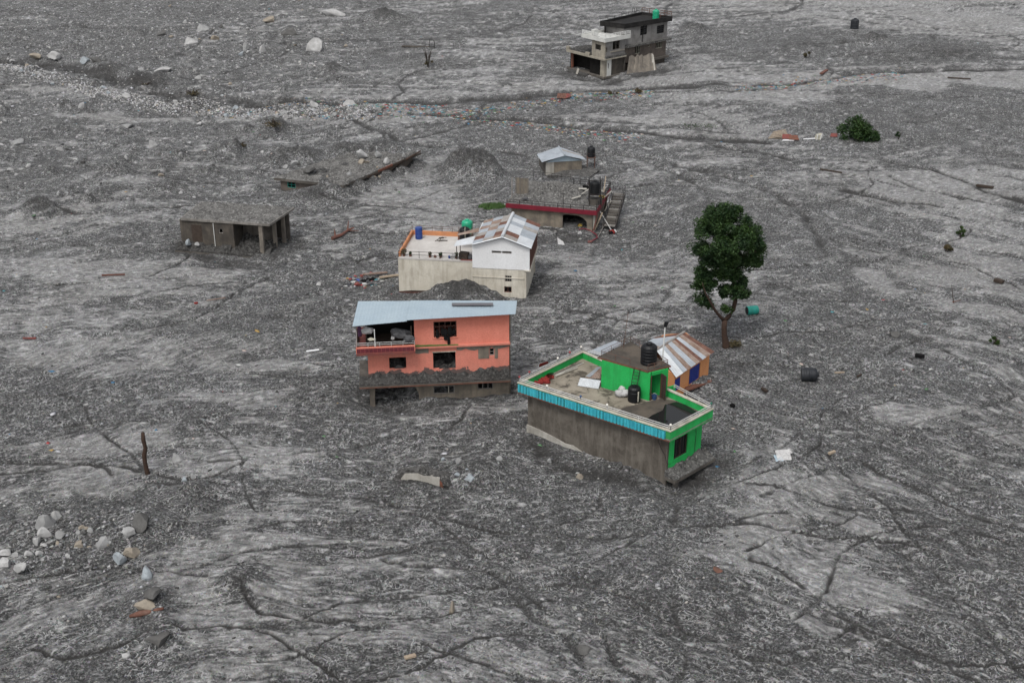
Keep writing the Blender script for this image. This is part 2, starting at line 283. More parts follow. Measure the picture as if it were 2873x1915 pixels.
def terrain(X, Y, full=True):
    """height, silt share, wetness (with painted shade at house bases) at plan points"""
    X = np.asarray(X, float); Y = np.asarray(Y, float)
    wx, wy = warp(X, Y)
    k = sstep(-.3, .3, perlin(X / 40, Y / 40, 3) + .02 * (X - 12) - .012 * (Y - 95))      # right foreground: diagonal flow
    k2 = sstep(0, .35, perlin(X / 33, Y / 33, 5)) * (1 - k)
    def flow(lu, lv, s): return (1 - k - k2) * aniso(wx, wy, R(4), lu, lv, s) + k * aniso(wx, wy, R(-38), lu, lv, s + 1) + k2 * aniso(wx, wy, R(32), lu, lv, s + 2)
    big = fbm(X / 26, Y / 26, 3, 11); st1 = flow(9, 1.7, 21); st2 = flow(3.4, .62, 25)
    far = sstep(120, 200, Y)
    band = flow(26, 2.6, 17); S = .34 * big + .36 * st1 + .26 * st2 + .34 * band + .22 * fbm(wx / 2.2, wy / 2.2, 2, 41) + .08
    gxm = sstep(8, 60, X) * far; S = S + .25 * gxm                                         # the far right is smooth pale silt
    S = S - .3 * sstep(-10, -70, X) * far
    jx, jy = X + 4 * perlin(X / 9, Y / 9, 44), Y + 4 * perlin(X / 9, Y / 9, 46)
    for c, a_, b_, k_ in _zones: S = S + k_ * np.exp(-(((jx - c.x) / a_) ** 2 + ((jy - c.y) / b_) ** 2) ** 1.5)
    h = .25 * big + .11 * st1 + .07 * st2 + .07 * band
    h = h + np.where(True, .06 * (1 - np.abs(flow(5, 1.1, 51))) ** 3, 0)
    wet_shade = np.zeros_like(X)
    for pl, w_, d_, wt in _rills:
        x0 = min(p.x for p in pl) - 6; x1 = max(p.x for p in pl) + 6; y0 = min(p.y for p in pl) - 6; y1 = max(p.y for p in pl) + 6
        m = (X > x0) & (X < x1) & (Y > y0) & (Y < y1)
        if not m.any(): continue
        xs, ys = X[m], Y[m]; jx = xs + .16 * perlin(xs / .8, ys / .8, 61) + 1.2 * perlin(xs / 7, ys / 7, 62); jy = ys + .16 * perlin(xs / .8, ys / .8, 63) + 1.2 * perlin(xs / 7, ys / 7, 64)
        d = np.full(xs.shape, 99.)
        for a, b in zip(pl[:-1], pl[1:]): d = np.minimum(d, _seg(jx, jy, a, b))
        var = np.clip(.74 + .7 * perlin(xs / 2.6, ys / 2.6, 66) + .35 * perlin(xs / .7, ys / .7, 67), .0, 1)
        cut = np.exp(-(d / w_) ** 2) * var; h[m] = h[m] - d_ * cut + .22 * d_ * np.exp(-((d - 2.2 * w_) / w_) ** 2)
        wet_shade[m] = np.maximum(wet_shade[m], wt * np.exp(-(d / (w_ * .9)) ** 2) * var); S[m] = S[m] - .5 * cut
    for c, r_, h_, sp in _mounds:
        m = (np.abs(X - c.x) < 3 * r_) & (np.abs(Y - c.y) < 3 * r_)
        if not m.any(): continue
        xs, ys = X[m], Y[m]; d = np.hypot(xs - c.x, (ys - c.y) * 1.15) / r_ * (1 + .3 * perlin(xs / r_ * 1.3, ys / r_ * 1.3, 71))
        g = np.exp(-np.abs(d) ** (2.2 / sp) * 1.3); h[m] = h[m] + h_ * g * (1 + .25 * perlin(xs / .7, ys / .7, 73)); S[m] = S[m] - 1.3 * g * (h_ > .3); wet_shade[m] = np.maximum(wet_shade[m], min(.5, .38 * h_) * g if h_ > .55 else 0)
    silt = sstep(-.32, .62, S)
    if full:
        rough = 1 - .75 * silt
        h = h + rough * (.075 * perlin(wx / .85, wy / .85, 81) + .05 * np.abs(perlin(wx / .4, wy / .4, 83))) + .03 * rough * perlin(X / .2, Y / .2, 85)
        sk = flow(1.15, .32, 87); h = h + .03 * sk
        return h, silt, wet_shade, .5 * sk + .2 * flow(1.7, .22, 93) + .62 * flow(.75, .2, 95)
    return h, silt, wet_shade
def hts(x, y):                           # height of the built ground mesh at plan points
    x = np.asarray(x, float); y = np.asarray(y, float); i = np.clip(np.searchsorted(yy, y) - 1, 0, len(yy) - 2); fy = (y - yy[i]) / (yy[i + 1] - yy[i]); u = x / (np.abs(y) * .9 + 22)
    j = np.clip(np.searchsorted(uu, u) - 1, 0, len(uu) - 2); fx = (u - uu[j]) / (uu[j + 1] - uu[j])
    return (HH[i, j] * (1 - fx) + HH[i, j + 1] * fx) * (1 - fy) + (HH[i + 1, j] * (1 - fx) + HH[i + 1, j + 1] * fx) * fy
def ht(x, y): return float(hts(x, y))
def GT(p, dz=0.0):                       # photo pixel -> point on the terrain
    q = G(p)
    for _ in range(4): q = G(p, ht(q.x, q.y))
    return Vector((q.x, q.y, q.z + dz))

NX, NY = 1060, 880
yy = CAMH / np.tan(np.radians(np.linspace(44.5, 8.6, NY)))            # finer rows near, coarser far
uu = np.linspace(-.535, .535, NX)
yy = np.concatenate([[-300, 0, 30], yy, [360, 480, 800, 1600]])
uu = np.concatenate([[-6, -2, -.9, -.65], uu, [.65, .9, 2, 6]])
YY, UU = np.meshgrid(yy, uu, indexing='ij'); XX = UU * (np.abs(YY) * .9 + 22)
hh, ss, ww, kk = terrain(XX.ravel(), YY.ravel())
ny, nx = YY.shape; HH = hh.reshape(ny, nx)
me = bpy.data.meshes.new('ground'); nv = ny * nx
co = np.stack([XX.ravel(), YY.ravel(), hh], 1).astype(np.float32)
idx = np.arange(nv).reshape(ny, nx)
quads = np.stack([idx[:-1, :-1], idx[:-1, 1:], idx[1:, 1:], idx[1:, :-1]], -1).reshape(-1, 4)
me.vertices.add(nv); me.vertices.foreach_set('co', co.ravel())
nq = len(quads); me.loops.add(nq * 4); me.loops.foreach_set('vertex_index', quads.ravel().astype(np.int32))
me.polygons.add(nq); me.polygons.foreach_set('loop_start', np.arange(0, nq * 4, 4, dtype=np.int32)); me.polygons.foreach_set('use_smooth', np.ones(nq, bool))
for nm, arr in (('silt', ss), ('wet_shade', ww), ('streak', kk)):
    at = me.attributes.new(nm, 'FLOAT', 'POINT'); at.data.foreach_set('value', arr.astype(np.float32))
me.update(); me.validate()
ground = bpy.data.objects.new('ground', me); COL.objects.link(ground); tag(ground, 'grey silt and gravel left by the debris flow over the whole valley floor', None, None, 'structure')

m, t, b, N, L = node_mat('debris_mud')
pos = N('ShaderNodeNewGeometry').outputs['Position']
def attr(n):
    a = N('ShaderNodeAttribute'); a.attribute_name = n; return a.outputs['Fac']
silt, wet_shade, streak = attr('silt'), attr('wet_shade'), attr('streak')
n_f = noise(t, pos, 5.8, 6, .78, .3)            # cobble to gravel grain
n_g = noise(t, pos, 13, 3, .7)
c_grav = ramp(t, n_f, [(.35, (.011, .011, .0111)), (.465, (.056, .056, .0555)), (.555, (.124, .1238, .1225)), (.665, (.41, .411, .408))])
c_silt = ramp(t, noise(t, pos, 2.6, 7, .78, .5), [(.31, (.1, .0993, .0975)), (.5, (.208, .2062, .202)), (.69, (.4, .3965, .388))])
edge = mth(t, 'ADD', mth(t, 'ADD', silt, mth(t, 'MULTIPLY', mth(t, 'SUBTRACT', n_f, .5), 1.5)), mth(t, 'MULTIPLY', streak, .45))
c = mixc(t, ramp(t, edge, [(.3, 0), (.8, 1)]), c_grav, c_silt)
c = mixc(t, .9, c, ramp(t, mth(t, 'ADD', mth(t, 'MULTIPLY', streak, .6), .5), [(.1, .24), (.5, .5), (.9, .76)]), 'OVERLAY')
# thin crests of pale silt left between the cobbles, strung out along the flow
ln = mth(t, 'ABSOLUTE', mth(t, 'SUBTRACT', noise(t, pos, 1.25, 2, .5, 1.3), .5))
lm = mth(t, 'MULTIPLY', ramp(t, ln, [(.0, 1), (.012, .75), (.026, 0)]), ramp(t, noise(t, pos, .42, 4, .65), [(.43, 0), (.55, 1)]))
ls = mth(t, 'MULTIPLY', ramp(t, mth(t, 'ADD', mth(t, 'MULTIPLY', streak, .5), .5), [(.62, 0), (.74, 1)]), ramp(t, noise(t, pos, .9, 4, .7), [(.4, 0), (.6, 1)]))
c = mixc(t, mth(t, 'MULTIPLY', mth(t, 'MAXIMUM', lm, ls), .72), c, (.49, .487, .48))
c = mixc(t, mth(t, 'MULTIPLY', ramp(t, noise(t, pos, .09, 4, .6), [(.4, 0), (.65, 1)]), .3), c, (.10, .085, .07), 'SOFT_LIGHT')
# coloured flecks: rust, ochre, blue-grey grit
fl = N('ShaderNodeTexVoronoi'); fl.inputs['Scale'].default_value = 6.0; L(pos, fl.inputs['Vector'])
fm = mth(t, 'MULTIPLY', mth(t, 'LESS_THAN', fl.outputs['Distance'], .36), .5)
hs = N('ShaderNodeHueSaturation'); hs.inputs['Saturation'].default_value = .55; hs.inputs['Value'].default_value = .5; L(fl.outputs['Color'], hs.inputs['Color'])
c = mixc(t, fm, c, hs.outputs[0], 'OVERLAY')
c = mixc(t, mth(t, 'MULTIPLY', ramp(t, wet_shade, [(.1, 0), (.55, 1)]), .85), c, (.024, .0225, .021))
L(c, b.inputs['Base Color'])
L(mth(t, 'SUBTRACT', mth(t, 'SUBTRACT', .93, mth(t, 'MULTIPLY', wet_shade, .3)), mth(t, 'MULTIPLY', silt, .28)), b.inputs['Roughness']); b.inputs['Specular IOR Level'].default_value = .35
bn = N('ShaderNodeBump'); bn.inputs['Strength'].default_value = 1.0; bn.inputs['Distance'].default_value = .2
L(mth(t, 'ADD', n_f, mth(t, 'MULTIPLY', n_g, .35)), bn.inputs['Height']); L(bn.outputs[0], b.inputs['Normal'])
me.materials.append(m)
# ------------------------------------------------------------------ object materials
pm('green_paint', (.012, .30, .06), (.02, .35, .085), 1.0, .6, streak=.35, dirt=(.02, .10, .03), blotch=.12)
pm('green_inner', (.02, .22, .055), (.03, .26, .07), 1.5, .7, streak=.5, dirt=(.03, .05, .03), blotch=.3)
pm('cyan_sheet', (.03, .29, .36), (.05, .36, .42), 2.0, .5, streak=.45, dirt=(.03, .16, .2))
pm('cream_trim', (.46, .44, .36), (.34, .32, .26), 1.5, .7, streak=.35, blotch=.2)
pm('rust_trim', (.15, .055, .035), (.09, .045, .03), 3, .8, blotch=.3)
pm('raw_wall', (.05, .042, .034), (.098, .086, .072), .45, .9, streak=.5, dirt=(.155, .14, .118), blotch=.35)
pm('roof_floor', (.25, .222, .178), (.15, .13, .1), .55, .9, blotch=.9, dirt=(.042, .035, .027))
pm('roof_floor_dark', (.085, .07, .055), (.05, .043, .036), .9, .9, blotch=.6, dirt=(.035, .03, .025))
pm('steel_rail', (.5, .5, .49), (.38, .37, .35), 4, .45, .3)
pm('dark_rail', (.012, .011, .012), (.025, .02, .018), 4, .6)
pm('white_rail', (.62, .62, .60), (.5, .5, .48), 4, .6)
pm('rust_rail', (.12, .06, .04), (.07, .05, .045), 5, .8)
pm('lamp_glass', (.7, .68, .62), (.6, .55, .5), 4, .4)
pm('lamp_red', (.3, .04, .05), (.2, .03, .03), 4, .5)
pm('lamp_green', (.02, .18, .11), (.02, .12, .08), 4, .5)
pm('tank_black', (.004, .0042, .005), (.008, .0085, .01), 3, .5, spec=.25, streak=.2, dirt=(.02, .02, .02))
pm('tank_dusty', (.009, .0105, .014), (.02, .022, .026), 2, .6, spec=.25, streak=.25, dirt=(.05, .05, .05), blotch=.2)
pm('tank_green', (.005, .24, .125), (.01, .29, .16), 3, .35, spec=.5, streak=.2, dirt=(.02, .1, .06))
pm('tank_teal', (.01, .24, .19), (.02, .2, .16), 3, .5, streak=.2, dirt=(.05, .1, .09))
pm('barrel_blue', (.015, .04, .17), (.02, .05, .2), 3, .45)
pm('tin_grey', (.34, .37, .40), (.27, .295, .32), .8, .5, .25, streak=.25, dirt=(.16, .16, .16), blotch=.1)
pm('tin_blue', (.29, .36, .41), (.33, .40, .44), .5, .5, .15, streak=.15, dirt=(.2, .24, .27), blotch=.06)
pm('tin_bright', (.54, .56, .575), (.44, .46, .48), 1, .4, .25, streak=.3, dirt=(.35, .33, .3))
pm('tin_dull', (.30, .285, .265), (.22, .205, .19), 1.2, .6, .2, streak=.4, dirt=(.15, .10, .075))
pm('tin_rust', (.125, .055, .038), (.08, .04, .03), 2.5, .85, streak=.4, dirt=(.2, .13, .1))
pm('tin_rust_light', (.25, .2, .17), (.15, .1, .075), 1.6, .8, streak=.6, dirt=(.11, .05, .032))
pm('skylight', (.055, .05, .058), (.08, .075, .08), 1, .35)
pm('pink_paint', (.52, .165, .115), (.57, .195, .14), .7, .8, streak=.22, dirt=(.42, .13, .09), blotch=.12)
pm('pink_worn', (.49, .16, .115), (.54, .19, .14), .7, .85, streak=.3, dirt=(.33, .14, .1), blotch=.22, mud=(2.25, .75))
pm('bare_plaster', (.18, .158, .13), (.115, .1, .085), .9, .92, streak=.4, blotch=.3)
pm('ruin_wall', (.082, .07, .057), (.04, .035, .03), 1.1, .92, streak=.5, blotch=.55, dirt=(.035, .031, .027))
pm('plaster_stain', (.2, .17, .132), (.11, .095, .078), 1.1, .92, streak=.5, blotch=.45, dirt=(.08, .07, .06))
pm('maroon_tile', (.13, .025, .032), (.09, .02, .026), 3, .45, blotch=.2)
pm('maroon_edge', (.19, .05, .04), (.125, .04, .035), 2, .7, blotch=.3)
pm('red_fascia', (.165, .011, .024), (.115, .01, .02), 1.6, .55, streak=.35, dirt=(.12, .015, .02), blotch=.15)
pm('white_paint', (.64, .645, .65), (.58, .58, .58), .5, .75, streak=.12, dirt=(.5, .49, .46))
pm('cream_wall', (.52, .49, .42), (.42, .385, .32), .5, .85, streak=.5, dirt=(.22, .195, .155), blotch=.22)
pm('terrace_floor', (.44, .42, .395), (.35, .33, .31), .6, .8, blotch=.25, dirt=(.3, .28, .26))
pm('orange_paint', (.5, .215, .085), (.55, .26, .12), .8, .8, streak=.3, dirt=(.36, .15, .07))
pm('orange_coping', (.5, .21, .09), (.4, .18, .09), 1.4, .8, streak=.3, dirt=(.3, .14, .08), blotch=.2)
pm('blue_shutter', (.012, .025, .16), (.018, .035, .2), 2, .5)
pm('dark_wood', (.03, .021, .016), (.05, .036, .027), 3, .8)
pm('red_wood', (.13, .05, .035), (.09, .045, .035), 2, .85, streak=.3)
pm('pale_wood', (.33, .27, .2), (.24, .19, .14), 2.5, .85)
pm('bark', (.048, .027, .018), (.028, .018, .014), 5, .95, bump=.5)
pm('bark_grey', (.045, .035, .028), (.028, .023, .02), 5, .95, bump=.5)
pm('frame_brown', (.09, .04, .03), (.06, .03, .025), 3, .7)
pm('frame_grey', (.22, .2, .18), (.15, .14, .13), 3, .7)
pm('glass_dark', (.008, .009, .01), (.014, .015, .017), 1, .2, spec=.3, bump=0)
pm('cloth_black', (.005, .005, .005), (.01, .0095, .01), 3, .95, spec=.1)
pm('room_shade', (.008, .0075, .007), (.014, .013, .012), 2, .95, spec=.1)  # near-black wall colour, paints the darkness inside rooms
pm('cloth_white', (.42, .415, .41), (.3, .295, .29), 2.5, .9, blotch=.25, dirt=(.2, .19, .18))
pm('cloth_grey', (.085, .085, .088), (.045, .045, .048), 3, .9)
pm('cloth_red', (.2, .02, .016), (.12, .014, .012), 4, .9)
pm('cloth_orange', (.62, .22, .012), (.5, .15, .01), 3, .85)
pm('cloth_purple', (.1, .03, .07), (.05, .03, .06), 3, .9)
pm('cloth_yellow', (.5, .36, .08), (.36, .25, .06), 3, .9)
pm('bucket_blue', (.02, .05, .13), (.03, .07, .16), 3, .5)
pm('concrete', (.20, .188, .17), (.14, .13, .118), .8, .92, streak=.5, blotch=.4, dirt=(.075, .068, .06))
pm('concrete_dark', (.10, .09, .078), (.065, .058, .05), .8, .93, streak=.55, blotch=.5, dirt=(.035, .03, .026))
pm('concrete_pale', (.36, .345, .31), (.27, .255, .225), .9, .9, streak=.45, blotch=.35, dirt=(.13, .12, .1))
pm('far_black', (.0055, .005, .005), (.012, .011, .0105), 1, .9, blotch=.2)
pm('far_cream', (.29, .265, .215), (.2, .182, .15), .9, .9, streak=.5, blotch=.3, dirt=(.12, .105, .085))
pm('far_white', (.5, .5, .47), (.4, .4, .38), .8, .8, streak=.2, dirt=(.36, .35, .33))
pm('far_grey', (.21, .203, .195), (.13, .124, .118), .8, .9, streak=.5, blotch=.35, dirt=(.09, .085, .08))
pm('far_brick', (.125, .103, .086), (.075, .065, .057), 1.6, .95, blotch=.5, dirt=(.06, .05, .042))
pm('stone_pale', (.27, .27, .265), (.18, .18, .177), 1.4, .9, blotch=.35, dirt=(.16, .155, .15), bump=.6)
pm('stone_white', (.36, .357, .35), (.24, .237, .23), 1.4, .9, blotch=.3, dirt=(.22, .215, .21), bump=.6)
pm('stone_blue', (.28, .31, .325), (.2, .22, .235), 1.6, .9, blotch=.25, dirt=(.14, .14, .14), bump=.6)
pm('stone_dark', (.10, .098, .094), (.065, .063, .06), 1.4, .95, blotch=.4, dirt=(.04, .038, .036), bump=.7)
pm('stone_tan', (.27, .235, .185), (.19, .165, .135), 1.6, .9, blotch=.3, dirt=(.11, .1, .085), bump=.6)
pm('moss', (.045, .085, .02), (.07, .12, .03), 3, .95)
pm('grass_bright', (.055, .11, .03), (.085, .15, .05), 3, .9)
def leaf_mat(name, ca, cb, cc):
    m, t, b, N, L = node_mat(name); pos = N('ShaderNodeNewGeometry').outputs['Position']
    c = mixc(t, ramp(t, noise(t, pos, .9, 4), [(.38, 0), (.66, 1)]), ca, cb)
    c = mixc(t, ramp(t, noise(t, pos, 6, 2), [(.6, 0), (.75, 1)]), c, cc)
    L(c, b.inputs['Base Color']); b.inputs['Roughness'].default_value = .6; b.inputs['Specular IOR Level'].default_value = .25
    return m
leaf_mat('leaf_tree', (.007, .022, .006), (.026, .055, .011), (.065, .095, .025))
leaf_mat('leaf_shrub', (.012, .03, .010), (.035, .06, .014), (.07, .085, .025))
leaf_mat('leaf_dry', (.05, .045, .022), (.08, .06, .03), (.11, .085, .045))
m, t, b, N, L = node_mat('rain_water')
b.inputs['Base Color'].default_value = (.012, .012, .012, 1); b.inputs['Roughness'].default_value = .05; b.inputs['IOR'].default_value = 1.33

def mud_mat(name, k):
    m, t, b, N, L = node_mat(name); pos = N('ShaderNodeNewGeometry').outputs['Position']
    c = ramp(t, noise(t, pos, 4.6, 6, .78, .35), [(.35, (.018 * k, .0175 * k, .017 * k)), (.47, (.055 * k, .053 * k, .05 * k)), (.57, (.11 * k, .107 * k, .102 * k)), (.68, (.3 * k, .295 * k, .28 * k))])
    c = mixc(t, ramp(t, noise(t, pos, .9, 5, .6), [(.45, 0), (.65, .6)]), c, (.13 * k, .126 * k, .12 * k))
    L(c, b.inputs['Base Color']); b.inputs['Roughness'].default_value = .95; b.inputs['Specular IOR Level'].default_value = .2
    bn = N('ShaderNodeBump'); bn.inputs['Strength'].default_value = .9; bn.inputs['Distance'].default_value = .2
    L(noise(t, pos, 4, 6, .75, .6), bn.inputs['Height']); L(bn.outputs[0], b.inputs['Normal'])
mud_mat('mud_coated', .95); mud_mat('mud_dark', .55); mud_mat('mud_roof', 1.3)

# ------------------------------------------------------------------ shared builders
def window(parent, F, o, y, frame='frame_brown', nx=2, nz=1, bars=0, glass=None, name='window', w_=.06, sill=None):
    """frame set into opening o = (x0, x1, z0, z1) of a wall plane at depth y, with mullions, bars and a pane behind"""
    x0, x1, z0, z1 = o; f = MB()
    f.box(F, x0, x0 + w_, y, y + .07, z0, z1).box(F, x1 - w_, x1, y, y + .07, z0, z1).box(F, x0 + w_, x1 - w_, y, y + .07, z0, z0 + w_).box(F, x0 + w_, x1 - w_, y, y + .07, z1 - w_, z1)
    fr = f.build(name, frame, parent)
    for i in range(1, nx):
        x = x0 + (x1 - x0) * i / nx; MB().box(F, x - w_ * .4, x + w_ * .4, y + .005, y + .06, z0 + w_, z1 - w_).build('mullion', frame, fr)
    for i in range(1, nz):
        z = z0 + (z1 - z0) * i / nz; MB().box(F, x0 + w_, x1 - w_, y + .012, y + .055, z - w_ * .4, z + w_ * .4).build('transom', frame, fr)
    for i in range(bars):
        x = x0 + (x1 - x0) * (i + .5) / bars; MB().tube([F.p(x, y + .035, z0 + w_), F.p(x, y + .035, z1 - w_)], .014, 5).build('bar', frame, fr)
    if glass: MB().box(F, x0 + w_, x1 - w_, y + .075, y + .085, z0 + w_, z1 - w_).build('pane', glass, fr)
    if sill: MB().box(F, x0 - .1, x1 + .1, y - .16, y + .02, z0 - .09, z0 - .005).build('sill', sill, fr)
    return fr
def rail_run(parent, pts, hs, h0, h, n, mat, r=.022, post=None, close=False):
    """railing along base points; hs = rail heights, n posts per side; each post its own part"""
    segs = list(zip(pts[:-1], pts[1:]))
    for a, b2 in segs:
        a, b2 = Vector(a), Vector(b2)
        for hr in hs: MB().tube([a + Vector((0, 0, hr)), b2 + Vector((0, 0, hr))], r, 6).build('rail', mat, parent)
        for i in range(n + 1):
            p = a.lerp(b2, i / n)
            MB().tube([p + Vector((0, 0, h0)), p + Vector((0, 0, h))], r * 1.15, 6).build('rail_post', post or mat, parent)
def tank(c, d, h, mat, label, group=None, tilt=None, name='water_tank', ribs=5):
    """ribbed plastic water tank with domed shoulder and lid"""
    r = d / 2; prof = [(r * .96, 0)]
    bh = h * .74
    for i in range(ribs):
        z0 = bh * i / ribs; z1 = bh * (i + 1) / ribs; e = (z1 - z0)
        prof += [(r, z0 + e * .12), (r, z0 + e * .78), (r * .955, z0 + e * .88), (r * .955, z1)]
    prof += [(r * .99, bh + h * .03), (r * .93, bh + h * .10), (r * .72, bh + h * .175), (r * .42, bh + h * .205), (r * .40, bh + h * .205)]
    Mx = Matrix.Translation(c) @ (tilt.to_4x4() if tilt else Matrix.Identity(4))
    T = thing(name, label, 'water tank', c, group)
    MB().lathe(Mx, prof, 24).build('tank_body', mat, T, smooth=False)
    zt = bh + h * .205
    MB().lathe(Mx, [(r * .38, zt + .002), (r * .38, zt + h * .05), (r * .3, zt + h * .075)], 16).build('lid', mat, T)
    return T
def lumpy(c, sx, sy, sz, seed, n=12, m=7, amp=.3, yaw=0.0, flat=0.0):
    """irregular lump (sack, heap, stone) as MB"""
    rg = random.Random(seed); off = [rg.uniform(0, 50) for _ in range(3)]; vv = []; cy, sn = math.cos(yaw), math.sin(yaw)
    for j in range(m + 1):
        ph = math.pi * j / m
        for i in range(n):
            th = 2 * math.pi * i / n; x, y, z = math.sin(ph) * math.cos(th), math.sin(ph) * math.sin(th), math.cos(ph)
            k = 1 + amp * float(perlin(x * 1.7 + off[0] + z, y * 1.7 + off[1] - z, 2)) + amp * .5 * float(perlin(x * 4 + off[2], y * 4 + z * 3, 4))
            px, py, pz = x * k * sx, y * k * sy, max(z * k, -.75 + flat) * sz
            vv.append((c[0] + px * cy - py * sn, c[1] + px * sn + py * cy, c[2] + pz))
    fs = [(j * n + i, (j + 1) * n + i, (j + 1) * n + (i + 1) % n, j * n + (i + 1) % n) for j in range(m) for i in range(n)]
    return MB().add(vv, fs)
def leaves(mb, c, r, n, rg, size=.2):
    """cloud of leaf faces in an ellipsoid, most near its skin"""
    for _ in range(n):
        d = Vector((rg.gauss(0, 1), rg.gauss(0, 1), rg.gauss(0, 1))).normalized(); k = rg.random() ** .45
        p = Vector((c[0] + d.x * r[0] * k, c[1] + d.y * r[1] * k, c[2] + d.z * r[2] * k))
        a = Vector((rg.gauss(0, 1), rg.gauss(0, 1), rg.gauss(0, .6))).normalized(); b2 = a.cross(Vector((rg.gauss(0, 1), rg.gauss(0, 1), rg.gauss(0, 1)))).normalized()
        s = size * rg.uniform(.6, 1.3)
        mb.add([p - a * s, p + b2 * s * .38 + Vector((0, 0, .03)), p + a * s, p - b2 * s * .38 + Vector((0, 0, .03))], [(0, 1, 2, 3)])
def outline(q, d):
    """plan polygon moved inward by d"""
    n = len(q); c = sum((Vector(p) for p in q), Vector()) / n; res = []
    for i in range(n):
        p0, p, p1 = Vector(q[i - 1]).to_2d(), Vector(q[i]).to_2d(), Vector(q[(i + 1) % n]).to_2d()
        e0 = (p - p0).normalized(); e1 = (p1 - p).normalized(); n0 = Vector((-e0.y, e0.x)); n1 = Vector((-e1.y, e1.x))
        if n0.dot(c.to_2d() - p) < 0: n0, n1 = -n0, -n1
        bis = (n0 + n1).normalized(); k = d / max(.3, bis.dot(n0)); v = p + bis * k; res.append(Vector((v.x, v.y, 0)))
    return res
def edge_frame(a, b2, z=0.0):
    """frame with x from plan point a to b2 and y to the left of it"""
    a, b2 = Vector(a), Vector(b2); return Frame((a.x, a.y, z), math.atan2(b2.y - a.y, b2.x - a.x)), ((b2 - a).to_2d()).length
def heap(F, x0, x1, y0, y1, zf, n, m_, seed, edge=None):
    """loose mud lying on a deck: closed height patch, zf(u, v) = thickness over u, v in 0..1"""
    vv = []; base = []
    for j in range(m_ + 1):
        for i in range(n + 1):
            u, v = i / n, j / m_; x = x0 + (x1 - x0) * u; y = y0 + (y1 - y0) * v; z0, h = zf(u, v); p = F.p(x, y, z0)
            hh_ = max(.004, h * (1 + .5 * float(perlin(p.x * 1.3, p.y * 1.3, seed)) + .3 * float(perlin(p.x * 3.7, p.y * 3.7, seed + 1))))
            vv.append(F.p(x, y, z0 + hh_)); base.append(F.p(x, y, z0))
    w_ = n + 1; fs = [(j * w_ + i, j * w_ + i + 1, (j + 1) * w_ + i + 1, (j + 1) * w_ + i) for j in range(m_) for i in range(n)]
    k = len(vv); ring = [i for i in range(w_)] + [j * w_ + n for j in range(1, m_ + 1)] + [m_ * w_ + i for i in range(n - 1, -1, -1)] + [j * w_ for j in range(m_ - 1, 0, -1)]
    rb = [k + q for q in range(len(ring))]; mb = MB(); mb.add(vv + [base[i] for i in ring], fs + [(ring[q], rb[q], rb[(q + 1) % len(rb)], ring[(q + 1) % len(ring)]) for q in range(len(ring))])
    return mb
def poly_sheet(pts, z0, z1):
    n = len(pts); return MB().add([(p[0], p[1], z0) for p in pts] + [(p[0], p[1], z1) for p in pts], [tuple(range(n - 1, -1, -1)), tuple(range(n, 2 * n))] + [(i, (i + 1) % n, n + (i + 1) % n, n + i) for i in range(n)])
def lamp(parent, p, mat='lamp_glass', r=.085):
    q = MB().tube([p, p + Vector((0, 0, .14))], .03, 6).build('lamp_stem', 'dark_rail', parent)
    MB().lathe(Matrix.Translation(p + Vector((0, 0, .14))), [(r * .4, 0), (r, r * .7), (r, r * 1.3), (r * .4, r * 2)], 10).build('globe', mat, q)

